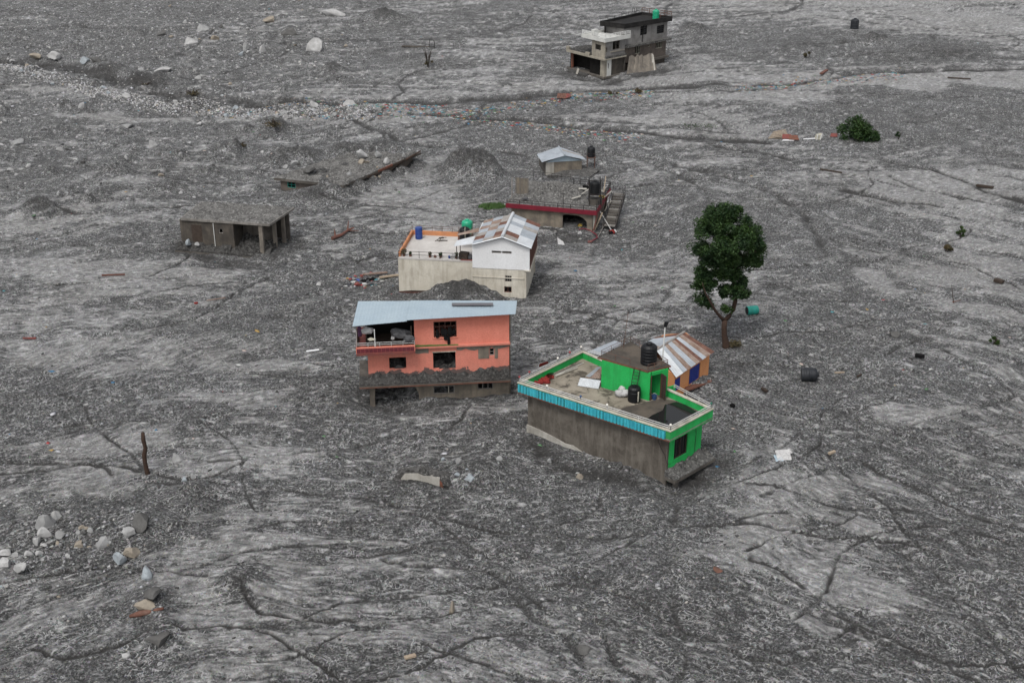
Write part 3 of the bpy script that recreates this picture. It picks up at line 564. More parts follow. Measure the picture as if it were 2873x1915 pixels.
# ================================================================== green flat-roofed house
def green_house():
    zt, zf = 4.2, 3.6
    A, B, C, D = [G(c1(*q), zt) for q in ((165, 600), (1510, 1030), (1885, 830), (735, 320))]
    Q = [A, B, C, D]; T = thing('green_house', 'bright green flat-roofed house with turquoise ribbed fascia and a stair cabin on its roof', 'house', (B.x, B.y, 0))
    MB().quad(Q, 3.34, 3.5).build('roof_slab', 'concrete', T)
    I = outline(Q, .17); W = outline(Q, .5)
    MB().quad(I, 3.502, zf).build('roof_deck', 'roof_floor', T)
    for k, nm in enumerate(('side', 'front', 'right', 'back')):
        a, b2 = Q[k], Q[(k + 1) % 4]; ia, ib = I[k], I[(k + 1) % 4]
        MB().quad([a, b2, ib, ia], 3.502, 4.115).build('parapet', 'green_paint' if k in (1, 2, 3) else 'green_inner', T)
        oa, ob, jia, jib = outline(Q, -.04)[k], outline(Q, -.04)[(k + 1) % 4], outline(Q, .21)[k], outline(Q, .21)[(k + 1) % 4]
        MB().quad([oa, ob, jib, jia], 4.118, zt).build('coping', 'cream_trim', T)
        oa, ob = outline(Q, -.03)[k], outline(Q, -.03)[(k + 1) % 4]
        MB().quad([oa, ob, b2, a], 3.32, 3.40).build('drip_edge', 'rust_trim' if k == 0 else 'green_inner', T)
    F, L_ = edge_frame(A, B)                                     # turquoise ribbed sheets on the long side
    n = 15
    for i in range(n):
        x0 = .04 + (L_ - .38) * i / n; x1 = .04 + (L_ - .38) * (i + 1) / n - .012; y = -.05 - .008 * (i % 2)
        mb = MB(); ribs = 3; vv = []; st_ = (x1 - x0) / ribs; prof = []
        for r_ in range(ribs): prof += [(x0 + r_ * st_, 0), (x0 + r_ * st_ + st_ * .55, 0), (x0 + r_ * st_ + st_ * .62, .05), (x0 + r_ * st_ + st_ * .93, .05)]
        prof.append((x1, 0)); z0, z1 = 3.42, 4.06
        vv = [F.p(x, y + d, z) for z in (z0, z1) for x, d in prof] + [F.p(x, y + d + .015, z) for z in (z0, z1) for x, d in prof]; k = len(prof)
        fs = [(j, j + 1, k + j + 1, k + j) for j in range(k - 1)] + [(2 * k + j, 3 * k + j, 3 * k + j + 1, 2 * k + j + 1) for j in range(k - 1)] + [(k + j, k + j + 1, 3 * k + j + 1, 3 * k + j) for j in range(k - 1)] + [(j, 2 * k + j, 2 * k + j + 1, j + 1) for j in range(k - 1)]
        mb.add(vv, fs).build('fascia_sheet', 'cyan_sheet', T)
    # walls
    Fa, La = edge_frame(W[0], W[1]); MB().wall(Fa, 0, La, -1.6, 3.338, 0, .22).build('side_wall', 'raw_wall', T)['label'] = 'bare stained cement wall without windows'
    plin = [(-.05, -1.6), (-.05, .62), (1.2, .5), (2.4, .32), (3.4, .1), (4.1, .16), (5.0, -.15), (6.1, -.35), (7.5, -.25), (7.5, -1.6)]
    MB().prism(Fa, plin, -.07, -.003).build('plinth', 'concrete_pale', T)
    Fb, Lb = edge_frame(W[1], W[2]); wo = Fb.rect(c1, 1540, 1065, 1655, 1250)
    MB().wall(Fb, .23, Lb, -.3, 3.338, 0, .22, [wo]).build('front_wall', 'green_paint', T)
    window(T, Fb, wo, .05, 'dark_wood', 2, 1, 6, 'glass_dark')
    surr = MB(); x0, x1, z0, z1 = wo; surr.box(Fb, x0 - .12, x0 - .002, -.035, -.002, z0 - .1, z1 + .1).box(Fb, x1 + .002, x1 + .12, -.035, -.002, z0 - .1, z1 + .1).box(Fb, x0, x1, -.035, -.002, z0 - .1, z0 - .002).box(Fb, x0, x1, -.035, -.002, z1 + .002, z1 + .1); surr.build('window_surround', 'green_paint', T)
    for k in (2, 3):
        Fc, Lc = edge_frame(W[k], W[(k + 1) % 4]); MB().wall(Fc, .23, Lc - .23 * (k == 3), -1.6, 3.338, 0, .22).build('rear_wall', 'green_paint' if k == 2 else 'raw_wall', T)
    MB().box(Fb, -.25, Lb + .5, -1.0, -.006, .08, .3).build('lower_ledge', 'concrete_dark', T)
    MB().box(Fb, .3, .6, -.7, -.4, -1.2, .078).build('ledge_post', 'concrete_dark', T)
    hp = heap(Fb, -.2, Lb + .45, -.97, -.01, lambda u, v: (.302, .06 + .5 * v * (.7 + .5 * u)), 26, 8, 4); tag(hp.build('mud_drift', 'mud_coated'), 'mud and gravel piled on the ledge under the barred window of the green house', None, None, 'stuff')
    tube = [Fa.p(La - .9, -.03, 3.3), Fa.p(La - .6, -.05, 2.5), Fa.p(La - .15, -.06, 1.9), Fa.p(La + .05, -.08, 1.3), Fb.p(.35, -.06, 1.1)]; MB().tube(tube, .02, 5).build('cable', 'dark_rail', T)
    MB().tube([Fb.p(Lb * .78, -.03, 3.3), Fb.p(Lb * .82, -.04, 2.4), Fb.p(Lb * .8, -.03, .9)], .015, 5).build('cable', 'dark_rail', T)
    # railings on the coping, lamps at the posts
    cor = [p.copy() for p in outline(Q, .08)]
    for p in cor: p.z = zt
    runs = [(cor[0], cor[1], 5), (cor[1], cor[2], 3), (cor[2], G(c1(1540, 655), zt), 3), (G(c1(905, 385), zt), cor[3], 1), (cor[3], cor[0], 5)]
    for a, b2, nn in runs: rail_run(T, [a, b2], (.16, .31), 0, .32, nn, 'steel_rail', .03)
    for q, mt in (((410, 645), 'lamp_glass'), ((683, 755), 'bucket_blue'), ((943, 810), 'lamp_glass'), ((1512, 985), 'lamp_glass'), ((1885, 800), 'lamp_green'), ((737, 300), 'lamp_glass'), ((630, 345), 'lamp_red'), ((520, 395), 'lamp_glass'), ((265, 515), 'lamp_red'), ((160, 570), 'lamp_red')):
        e = G(c1(q[0], q[1] + 8), zt + .3); s = min(range(4), key=lambda k: (Vector(e) - cor[k]).length)
        best = min(((a + (b2 - a) * max(0, min(1, (e - a).dot(b2 - a) / (b2 - a).length_squared))) for a, b2, _ in runs), key=lambda p: (p.to_2d() - e.to_2d()).length)
        lamp(T, Vector((best.x, best.y, zt + .2)), mt)
    # stair cabin
    l, f, r = [G(c1(*q), zf) for q in ((897, 645), (1320, 765), (1478, 725))]; bk = l + (r - f)
    cq = [l, f, r, bk]; zc = zf + 2.25; Tc = T
    Fl, Ll = edge_frame(l, f); cab = MB().wall(Fl, 0, Ll, zf + .002, zc, 0, .16).build('cabin_wall', 'green_paint', T)
    Fr, Lr = edge_frame(f, r); do = (Lr * .06, Lr * .66, zf, zf + 2.0)
    MB().wall(Fr, .163, Lr, zf + .002, zc, 0, .16, [do]).build('cabin_wall', 'green_paint', T)
    MB().box(Fr, Lr * .66, Lr * .66 + .05, -.5, -.003, zf + .01, zf + 1.95).build('cabin_door', 'dark_wood', T)
    fr = MB(); fr.box(Fr, do[0], do[0] + .05, -.02, .1, zf + .004, zf + 1.99).box(Fr, do[1] - .05, do[1], -.02, .1, zf + .004, zf + 1.99); fr.build('door_frame', 'frame_brown', T)
    for k in (2, 3):
        Fk, Lk = edge_frame(cq[k], cq[(k + 1) % 4]); MB().wall(Fk, .163, Lk - .163, zf + .002, zc, 0, .16).build('cabin_wall', 'green_paint', T)
    MB().box(Fr, Lr + .003, Lr + .9, .25, .40, zf + .002, zf + .55).build('low_wall', 'green_paint', T)
    RQ = [G(c1(*q), zc + .12) for q in ((865, 380), (1310, 505), (1515, 455), (1160, 240))]
    MB().quad(RQ, zc + .002, zc + .10).build('cabin_roof', 'rust_trim', T)
    MB().quad(outline(RQ, .05), zc + .102, zc + .14).build('cabin_deck', 'roof_floor_dark', T)
    rc = [Vector((p.x, p.y, zc + .14)) for p in outline(RQ, .18)]
    rail_run(T, [rc[0], rc[3]], (.3, .5), 0, .52, 3, 'rust_rail', .018); rail_run(T, [rc[0], rc[0].lerp(rc[1], .62)], (.45,), 0, .47, 2, 'rust_rail', .018)
    rail_run(T, [rc[3], rc[3].lerp(rc[2], .25)], (.3, .5), 0, .52, 1, 'rust_rail', .018)
    rail_run(T, [rc[1], rc[2]], (.22, .4), 0, .42, 3, 'rust_rail', .02); rail_run(T, [rc[2], rc[2].lerp(rc[3], .22)], (.22, .4), 0, .42, 1, 'rust_rail', .02)
    # things on the roof
    tk = G(c1(1315, 432), zc + .145); tank(tk, 1.2, 1.62, 'tank_black', 'tall black ribbed water tank on the stair cabin of the green house', 'plastic water tanks')
    a = G(c1(1185, 660), zf + .03); b2 = G(c1(1215, 492), zc + .35); lad = thing('ladder', 'dark metal ladder leaning on the green stair cabin', 'ladder', a)
    sd = (f - l).normalized() * .24
    lo_, hi = G(c1(1172, 668), zf + .02), Vector((0, 0, 0)); Fl2 = Fl
    x_, z_ = Fl.st(c1(1215, 492), -.05); hi = Fl.p(x_, -.06, 2.6 + zf - .25); x0_, _ = Fl.st(c1(1172, 668), -.55); lo_ = Fl.p(x0_, -.6, zf + .02)
    for s in (-1, 1): MB().tube([lo_ + sd * s, hi + sd * s], .028, 6).build('stile', 'dark_rail', lad)
    for i in range(1, 9): p = lo_.lerp(hi, i / 9); MB().tube([p - sd, p + sd], .02, 5).build('rung', 'dark_rail', lad)
    sk = thing('sack_heap', 'heap of white sacks by the ladder on the green roof', 'sacks', G(c1(1085, 720), zf))
    for i, (x, y, s) in enumerate(((1060, 700, .34), (1105, 700, .36), (1085, 660, .3), (1120, 640, .26))):
        p = G(c1(x, y), zf + .25 + .12 * (i > 1)); lumpy(p, s, s * .8, s * .85, 30 + i, 12, 8, .35).build('sack', 'cloth_white', sk, True)
    dm = G(c1(1188, 770), zf); Fd = Frame(dm, R(-35)); dr = thing('black_drum', 'squat black plastic drum with a pale strap at the ladder foot', 'drum', dm)
    MB().lathe(Matrix.Translation(dm + Vector((0, .1, .01))), [(.42, 0), (.47, .1), (.47, .75), (.44, .8), (.47, .85), (.46, 1.05), (.36, 1.16), (.2, 1.18)], 18).build('drum_body', 'tank_black', dr)
    MB().box(Frame(dm, R(20)), .08, .16, -.42, -.38, .15, .95).build('strap', 'cream_trim', dr)
    MB().lathe(Matrix.Translation(dm + Vector((0, .1, 1.195))), [(.16, 0), (.17, .06), (.1, .08)], 12).build('cap', 'tank_black', dr)
    bu = G(c1(1365, 750), zf + .006); bk_ = thing('blue_bucket', 'dark blue bucket at the cabin door of the green house', 'bucket', bu)
    MB().lathe(Matrix.Translation(bu), [(.15, 0), (.2, .3), (.21, .31), (.2, .32), (.14, .04)], 12).build('pail', 'bucket_blue', bk_); MB().tube([bu + Vector((.2 * math.cos(u), .05, .3 + .16 * math.sin(u))) for u in [math.pi * k / 6 for k in range(7)]], .01, 4).build('handle', 'steel_rail', bk_)
    shp = thing('sheet_pile', 'curled grey roofing sheets stacked against the green cabin', 'metal sheets', G(c1(800, 640), zf))
    def gz(x, y, z): return G(c1(x, y), zf + z)
    MB().corr(gz(690, 630, .05), gz(875, 660, .05), gz(895, 585, .55), gz(715, 560, .5), .12, .02).build('sheet', 'tin_bright', shp)
    MB().corr(gz(760, 560, .52), gz(890, 570, .54), gz(905, 475, .85), gz(850, 480, .8), .12, .02).build('sheet', 'tin_rust_light', shp)
    MB().corr(gz(760, 548, .56), gz(800, 556, .58), gz(900, 462, .9), gz(860, 470, .86), .12, .02).build('sheet', 'tin_grey', shp)
    for x, y in ((780, 660), (870, 670), (890, 610)): MB().tube([gz(x, y, 0.005), gz(x, y, .42)], .03, 5).build('prop', 'dark_wood', shp)
    cl = thing('red_cloth', 'crumpled red cloth in the far left corner of the green roof', 'cloth', gz(400, 590, 0))
    for i, (x, y, sx, sy) in enumerate(((350, 605, .35, .22), (400, 580, .4, .25), (445, 555, .33, .25), (420, 600, .25, .15))): lumpy(gz(x, y, .1), sx, sy, .16, 40 + i, 14, 8, .6).build('fold', 'cloth_red', cl)
    pn = thing('propped_board', 'green board propped as a tent over red cloth on the roof edge', 'board', gz(440, 520, 0))
    MB().hexa([gz(405, 545, .01), gz(478, 520, .01), gz(482, 518, .01), gz(409, 543, .01)], [gz(432, 520, .95), gz(440, 518, .95), gz(444, 516, .95), gz(436, 518, .95)]).build('panel', 'green_inner', pn)
    MB().hexa([gz(350, 470, .62), gz(430, 440, .7), gz(436, 437, .7), gz(356, 467, .62)], [gz(356, 440, 1.0), gz(425, 420, 1.12), gz(431, 417, 1.12), gz(362, 437, 1.0)]).build('flap', 'cloth_red', pn)
    tm = thing('timber_stack', 'three grey planks lying along the inner parapet of the green roof', 'planks', gz(620, 480, 0))
    for i, (a_, b_) in enumerate((((490, 540), (745, 430)), ((478, 530), (725, 425)), ((500, 545), (690, 470)))): MB().tube([gz(*a_, .05 + .1 * (i == 2)), gz(*b_, .05 + .1 * (i == 2))], .055, 4).build('plank', 'concrete_pale' if i != 1 else 'bare_plaster', tm)
    tag(poly_sheet([G(c1(*q), zf) for q in ((1010, 905), (1330, 975), (1475, 1000), (1765, 862), (1600, 770), (1420, 745), (1200, 800), (1080, 830))], zf + .003, zf + .009).build('roof_silt', 'roof_floor_dark'), 'dark damp silt spread over the low end of the green roof', None, None, 'stuff')
    tag(poly_sheet([G(c1(*q), zf) for q in ((1290, 935), (1350, 890), (1440, 850), (1460, 800), (1560, 775), (1640, 800), (1745, 866), (1620, 930), (1485, 990), (1380, 965))], zf + .011, zf + .02).build('roof_puddle', 'rain_water'), 'rain puddle standing at the right end of the green roof', None, None, 'stuff')
    an = G(c1(1095, 300), zc + .14); at_ = thing('antenna_mast', 'thin bare antenna mast rising behind the cabin roof', 'antenna', an)
    MB().tube([an, an + Vector((.25, .1, 2.9))], .022, 5).build('mast', 'rust_rail', at_)
    for h in (1.6, 2.2, 2.6): MB().tube([an + Vector((.09 * h - .25, .04 * h, h)), an + Vector((.09 * h + .25, .04 * h, h + .05))], .012, 4).build('crossarm', 'rust_rail', at_)
    sp = G(c1(1440, 388), zc - .3); ps = thing('solar_lamp', 'white pole lamp with a black head beside the green cabin', 'lamp', sp)
    MB().tube([sp, sp + Vector((.05, 0, 2.55))], .05, 8).build('pole', 'white_rail', ps); MB().hexa([sp + Vector((x, y, 2.55)) for x, y in ((-.06, -.1), (.16, -.1), (.16, .1), (-.06, .1))], [sp + Vector((x, y, 2.95)) for x, y in ((.0, -.1), (.3, -.1), (.3, .1), (.0, .1))]).build('lamp_head', 'tank_black', ps)
    MB().tube([sp + Vector((.03, 0, -.3)), sp], .05, 8).build('bracket', 'white_rail', ps)
    # lean-to sheet behind
    z = 3.3; ln = thing('lean_to', 'blue-grey tin lean-to roof behind the green house', 'shed', G(c1(930, 330), 0))
    q = [G(c1(*p), z) for p in ((770, 335), (885, 362), (1092, 255), (1010, 235))]
    MB().corr(q[0], q[1], q[2], q[3], .18, .03).build('roof_sheet', 'tin_grey', ln)
    for p in q: MB().tube([Vector((p.x, p.y, -.8)), Vector((p.x, p.y, z - .04))], .05, 6).build('post', 'dark_wood', ln)
green_house()

# ================================================================== orange shed with rusty tin roof
def orange_shed():
    zr, ze = 3.5, 2.3
    r1, r2 = G(c1(1630, 160), zr), G(c1(1385, 318), zr); e1, e2 = G(c1(1900, 330), ze), G(c1(1560, 560), ze)
    l1, l2 = G(c1(1385, 205), ze + .4), G(c1(1240, 280), ze + .4)
    T = thing('orange_shed', 'small orange shed with a rust-striped tin roof and blue shutters behind the green house', 'shed', (e2.x, e2.y, 0))
    mats = ['tin_rust', 'tin_rust_light', 'tin_grey', 'tin_rust', 'tin_rust_light', 'tin_grey', 'tin_rust_light', 'tin_grey', 'tin_bright', 'tin_bright']
    wd = [.1, .12, .1, .07, .1, .12, .11, .1, .09, .09]; s = 0
    for i, mt in enumerate(mats):
        t0, t1 = s, s + wd[i]; s = t1; u = Vector((0, 0, .012 * (i % 2)))
        MB().corr(e1.lerp(e2, t0) + u, e1.lerp(e2, min(1, t1 + .01)) + u, r1.lerp(r2, min(1, t1 + .01)) + u, r1.lerp(r2, t0) + u, .17, .022).build('roof_sheet', mt, T)
    for i in range(5):
        t0, t1 = i / 5, (i + 1) / 5; u = Vector((0, 0, .012 * (i % 2)))
        MB().corr(r1.lerp(r2, t0) + u, r1.lerp(r2, t1) + u, l1.lerp(l2, t1) + u, l1.lerp(l2, t0) + u, .17, .022).build('roof_sheet', ('tin_rust', 'tin_grey', 'tin_grey', 'tin_grey', 'tin_rust_light')[i], T)
    MB().tube([r1 + Vector((0, 0, .03)), r2 + Vector((0, 0, .03))], .09, 6).build('ridge_cap', 'tin_dull', T)
    # walls stand inside the eaves
    n_ = (e1 - e2).normalized(); inn = Vector((-n_.y, n_.x, 0)); inn = inn if inn.dot(r1 - e1) > 0 else -inn
    a = e2 + inn * .28 + n_ * .25; b2 = e1 + inn * .28 - n_ * .35
    F, L_ = edge_frame(a, b2)
    o = F.rect(c1, 1676, 462, 1760, 592); o2 = F.rect(c1, 1492, 575, 1540, 615); o2 = (max(.05, o2[0]), o2[1], o2[2], o2[3])
    MB().wall(F, 0, L_, -.8, ze - .02, 0, .14, [o]).build('wall', 'orange_paint', T)
    sh = MB().box(F, o[0], o[1], .02, .07, o[2], o[3]).build('shutter', 'blue_shutter', T)
    for k in range(1, 4): x = o[0] + (o[1] - o[0]) * k / 4; MB().box(F, x - .012, x + .012, .005, .019, o[2] + .03, o[3] - .03).build('batten', 'blue_shutter', sh)
    for x in (o[0] - .03, o[1] + .005): MB().box(F, x, x + .025, -.02, .1, o[2], o[3]).build('jamb', 'dark_wood', T)
    wdp = (l1 - e1).to_2d().length * .86
    Fs = F.sub(L_, .145, 0, R(90)); MB().prism(Fs, [(0, -.8), (wdp, -.8), (wdp, ze + .3), (wdp * .5, zr - .12), (0, ze - .02)], 0, .14).build('gable_wall', 'orange_paint', T)
    Fn = F.sub(.14, .145, 0, R(90)); MB().prism(Fn, [(0, -.8), (wdp, -.8), (wdp, ze + .3), (wdp * .5, zr - .12), (0, ze - .02)], 0, .14).build('gable_wall', 'orange_paint', T)
    MB().wall(F, 0, L_, -.8, ze + .3, wdp + .01, wdp + .15).build('wall', 'orange_paint', T)
    MB().box(F, .05, .75, -.06, -.005, .9, 1.9).build('door', 'blue_shutter', T)
    p0, p1 = G(c1(1640, 690), .55), G(c1(1870, 605), .3); MB().hexa([p0, p1, p1 + Vector((.1, .9, -.1)), p0 + Vector((.1, .9, -.1))], [v + Vector((0, 0, .12)) for v in (p0, p1, p1 + Vector((.1, .9, -.1)), p0 + Vector((.1, .9, -.1)))]).build('broken_apron', 'rust_trim', T)
orange_shed()

# ================================================================== salmon pink three-storey house
def pink_house():
    O = G(c2(375, 1350)); F = Frame(O, R(6)); WX = 11.1
    T = thing('pink_house', 'salmon pink three-storey house with blue-grey sheet roof and open corner balcony', 'house', O)
    s1b, s1t, s2b, s2t, D = 1.2, 1.42, 4.15, 4.35, 4.0
    def PX(x, y, d=0.0): return F.st(c2(x, y), d)
    # ground storey, half buried
    pl = [(0, -1.5), (0, s1b), (WX, s1b), (WX, -1.5)]
    arch = [PX(x, y) for x, y in ((965, 1345), (960, 1290), (930, 1235), (880, 1190), (520, 1192), (440, 1215), (436, 1345))]
    body = [(0, -1.5), (.38, -1.5)] + [(arch[-1][0], -.9)] + arch[::-1] + [(arch[0][0], -.9), (arch[0][0] + .02, -1.5), (4.6, -1.5), (4.6, s1b - .002), (0, s1b - .002)]
    MB().prism(F, body, 0, .22).build('ground_wall', 'plaster_stain', T)
    w1, w2 = F.rect(c2, 1138, 1208, 1392, 1300), F.rect(c2, 1668, 1165, 1856, 1246)
    w1 = (w1[0], w1[1], w1[2], min(w1[3], s1b - .03)); w2 = (w2[0], w2[1], w2[2], min(w2[3], s1b - .01))
    MB().wall(F, 4.603, WX, -1.5, s1b - .002, 0, .22, [w1, w2]).build('ground_wall', 'plaster_stain', T)
    window(T, F, w1, .05, 'frame_grey', 1, 1); window(T, F, w2, .05, 'frame_grey', 3, 1)
    MB().box(F, w1[0] + (w1[1] - w1[0]) * .7, w1[0] + (w1[1] - w1[0]) * .74, .05, .1, w1[2], w1[3]).build('window_post', 'cream_trim', T)
    # slabs
    MB().box(F, -.75, WX + .05, -.75, D, s1b, s1t).build('floor_slab', 'concrete_dark', T)
    MB().box(F, -.75, WX + .05, -.775, -.752, s1b + .02, s1b + .1).build('slab_edge', 'rust_trim', T)
    xb = PX(915, 740)[0]
    MB().box(F, -.85, xb, -.95, D, s2b, s2t).build('balcony_slab', 'maroon_edge', T)
    MB().box(F, xb + .003, WX + .06, -.22, D, s2b + .05, s2t).build('floor_slab', 'pink_worn', T)
    # middle storey
    o1, o2, o3 = F.rect(c2, 608, 865, 812, 1000), F.rect(c2, 1135, 800, 1405, 1000), F.rect(c2, 1810, 755, 1868, 842)
    o2 = (o2[0], o2[1], o2[2], min(o2[3], s2b - .12)); o3 = (o3[0], o3[1], o3[2], min(o3[3], s2b - .1))
    MB().wall(F, 0, WX, s1t + .002, s2b - .002, 0, .22, [o1, o2, o3]).build('middle_wall', 'pink_worn', T)['label'] = 'salmon wall with plaster torn off and mud along its foot'
    window(T, F, o3, .06, 'frame_grey', 1, 2)
    # bare cement where the plaster came off: band under the balcony slab, patch round the small window
    xs = [0.02 + (o2[0] - .35) * i / 12 for i in range(13)]; rg = random.Random(3)
    band = [(x, s2b - .36 - .14 * rg.random()) for x in xs] + [(xs[-1], s2b - .004), (xs[0], s2b - .004)]; MB().prism(F, band, -.014, -.002).build('bare_cement', 'bare_plaster', T)
    xs = [o2[1] + .1 + (WX - .1 - o2[1]) * i / 12 for i in range(13)]; band = [(x, s2b - .16 - .3 * rg.random()) for x in xs] + [(xs[-1], s2b - .004), (xs[0], s2b - .004)]; MB().prism(F, band, -.014, -.002).build('bare_cement', 'bare_plaster', T)
    pr = F.rect(c2, 1675, 752, 1805, 878); MB().box(F, pr[0], pr[1], -.03, -.0025, pr[2], s2b - .06).build('bare_cement', 'plaster_stain', T)
    pr = F.rect(c2, 1872, 755, 1912, 875); MB().box(F, pr[0], pr[1], -.03, -.0025, pr[2], s2b - .06).build('bare_cement', 'plaster_stain', T)
    pr = F.rect(c2, 1135, 796, 1410, 800); MB().box(F, o2[0] - .05, o2[1] + .05, -.05, -.003, o2[3] + .0, o2[3] + .06).build('lintel', 'cream_trim', T)
    for o, h in ((o1, .12), (o2, .16)):
        hp = heap(F, o[0] + .01, o[1] - .01, .02, 2.2, lambda u, v: (s1t + .003, (o[2] - s1t - .01) + h * (.5 + .6 * v)), 10, 8, 8); tag(hp.build('mud_drift', 'mud_dark'), 'mud filling the %s window opening of the pink house' % ('left' if o is o1 else 'middle'), None, None, 'stuff')  # darker mud, with the room's shade put into its colour
    # top storey
    w4 = F.rect(c2, 1140, 432, 1416, 622); x0 = PX(908, 560)[0]; zt = PX(1600, 380)[1] + .06
    MB().wall(F, x0, WX, s2t + .002, zt, 0, .2, [w4]).build('top_wall', 'pink_paint', T)
    window(T, F, w4, .04, 'frame_brown', 4, 3, 0, None)
    MB().box(F, w4[0] - .06, w4[1] + .06, -.06, -.003, w4[2] - .08, w4[2]).build('window_sill', 'pink_paint', T)
    MB().wall(F, -.1, x0 + .2, s2t + .002, zt - .5, 2.6, 2.8).build('loggia_wall', 'room_shade', T)
    for nm, (xa, za, zb) in (('side_wall', (WX - .2, s2t + .002, zt - .12)), ('side_wall', (WX - .22, s1t + .002, s2b - .002)), ('side_wall', (0, s1t + .002, s2b - .002)), ('side_wall', (x0, s2t + .002, zt - .12)), ('side_wall', (0, -1.5, s1b - .002)), ('side_wall', (WX - .22, -1.5, s1b - .002))):
        zr_ = zb - (.62 if za > 4 else 0); P = F.p; MB().hexa([P(xa, .225, za), P(xa + .2, .225, za), P(xa + .2, D - .2, za), P(xa, D - .2, za)], [P(xa, .225, zb), P(xa + .2, .225, zb), P(xa + .2, D - .2, zr_), P(xa, D - .2, zr_)]).build(nm, 'pink_worn' if za > 0 else 'plaster_stain', T)
    for za, zb in ((-1.5, s1b - .002), (s1t + .002, s2b - .002), (s2t + .002, zt - .85)): MB().box(F, 0, WX, D - .195, D, za, zb).build('rear_wall', 'room_shade', T)
    MB().box(F, WX + .003, WX + .14, .3, .55, -1.5, zt - .1).build('corner_pipe', 'plaster_stain', T)
    MB().box(F, x0 - .03, x0 - .003, .01, 2.59, s2t + .002, zt - .45).build('loggia_shade', 'room_shade', T)  # thin dark sheet painting the recess shade of the loggia
    MB().box(F, -.1, x0 - .04, .3, 2.59, s2t + .003, s2t + .02).build('loggia_floor', 'dark_wood', T)  # loggia shade painted into floor and left wall as well
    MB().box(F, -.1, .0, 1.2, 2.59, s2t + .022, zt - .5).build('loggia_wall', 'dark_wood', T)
    # balcony parapet, tile band, rail
    MB().box(F, -.85, xb, -.95, -.85, s2t + .002, s2t + .52).build('balcony_parapet', 'pink_paint', T)
    MB().box(F, -.85, -.75, -.848, 2.6, s2t + .002, s2t + .52).build('balcony_parapet', 'maroon_edge', T)
    for i in range(14):
        xa = -.8 + (xb + .75) * i / 14; MB().box(F, xa, xa + (xb + .75) / 14 - .012, -.972, -.953, s2t + .04, s2t + .40).build('tile', 'maroon_tile', T)
    b0, b1 = F.p(-.8, -.9, s2t + .52), F.p(xb - .03, -.9, s2t + .52); rail_run(T, [b0, b1], (.18, .34), 0, .36, 5, 'steel_rail', .02); rail_run(T, [b0, F.p(-.8, 1.6, s2t + .52)], (.18, .34), 0, .36, 2, 'steel_rail', .02)
    px = PX(430, 560, -.8)[0]; MB().tube([F.p(px, -.9, s2t + .52), F.p(px, -.9, zt - .35)], .035, 8).build('balcony_post', 'white_rail', T)
    for x in (-.7, xb - .25): MB().tube([F.p(x, -.7, s2t), F.p(x, -.7, zt - .3)], .05, 6).build('balcony_post', 'dark_wood', T)
    # roof sheets
    def eave(x, y): a_, z = F.st(c2(x, y), -.65); return F.p(a_, -.65, z)
    e = [eave(165, 492), eave(818, 432), eave(812, 418), eave(2122, 345)]
    zb = e[2].z - .62; bk = [G(c2(235, 190), zb - .2), G(c2(866, 188), zb - .12), G(c2(866, 181), zb), G(c2(2142, 185), zb)]
    for nm, a_, b_, c_, d_, k in (('L', e[0], e[1], bk[1], bk[0], 4), ('R', e[2], e[3], bk[3], bk[2], 9)):
        for i in range(k):
            t0, t1 = i / k, min(1, (i + 1) / k + .004); u = Vector((0, 0, .005 * (i % 2)))
            MB().corr(a_.lerp(b_, t0) + u, a_.lerp(b_, t1) + u, d_.lerp(c_, t1) + u, d_.lerp(c_, t0) + u, .24, .004).build('roof_sheet', 'tin_blue', T)
    def onroof(x, y):
        a_, b_, c_ = e[2], e[3], bk[2]; n = (b_ - a_).cross(c_ - a_); r = ray(c2(x, y)); return CAMP + r * ((a_ - CAMP).dot(n) / r.dot(n)) + Vector((0, 0, .05))
    MB().slab([onroof(*q) for q in ((1360, 250), (1855, 246), (1855, 216), (1360, 218))], .025).build('roof_light', 'skylight', T)
    # clutter: cloth in window, mud on ledge, things on the balcony
    cd = thing('hanging_cloth', 'black clothes hanging out of the upper window of the pink house', 'clothes', F.p((w4[0] + w4[1]) / 2, -.1, w4[2]))
    for i, (x, y, sx, sz) in enumerate(((1185, 590, .13, .4), (1285, 600, .16, .55), (1335, 560, .18, .5), (1320, 660, .12, .45), (1255, 560, .2, .35), (1385, 560, .14, .28))):
        a_, z = PX(x, y, -.08); lumpy(F.p(a_, -.09, z), sx, .07, sz, 60 + i, 12, 9, .5, R(6)).build('garment', 'cloth_black', cd)
    hp = heap(F, -.72, WX, -.72, -.004, lambda u, v: (s1t + .002, .08 + .5 * v ** 1.5 * (.75 + .5 * math.sin(u * 9) ** 2)), 60, 10, 15); tag(hp.build('mud_drift', 'mud_dark'), 'band of mud and gravel caked along the lower ledge of the pink house', None, None, 'stuff')
    mo = heap(F, xb + .02, xb + 3.4, -.215, -.004, lambda u, v: (s2t + .002, .1 * (1 - u)), 24, 3, 16); tag(mo.build('moss_strip', 'moss'), 'moss growing on the ledge beside the pink balcony', None, None, 'stuff')
    it = [('white_bundle', 'pale bundle slung at the left end of the pink balcony', 'cloth_white', (345, 545, .5, .25, .3), 'bundle'), ('grey_cloth', 'grey cloth draped over the right end of the balcony rail', 'cloth_grey', (850, 645, .42, .12, .3), 'cloth'),
          ('yellow_box', 'pale yellow box on the pink balcony rail', 'cream_trim', (398, 648, .3, .12, .11), 'box'), ('dark_bundle', 'dark red bundle hanging at the left corner of the pink balcony', 'cloth_purple', (252, 560, .2, .2, .5), 'bundle'),
          ('white_pot', 'small white pot standing on the balcony behind the rail', 'cloth_white', (655, 632, .16, .14, .16), 'pot'), ('cloth_pile', 'pile of grey household things under the balcony roof', 'cloth_grey', (740, 580, .8, .4, .42), 'pile')]
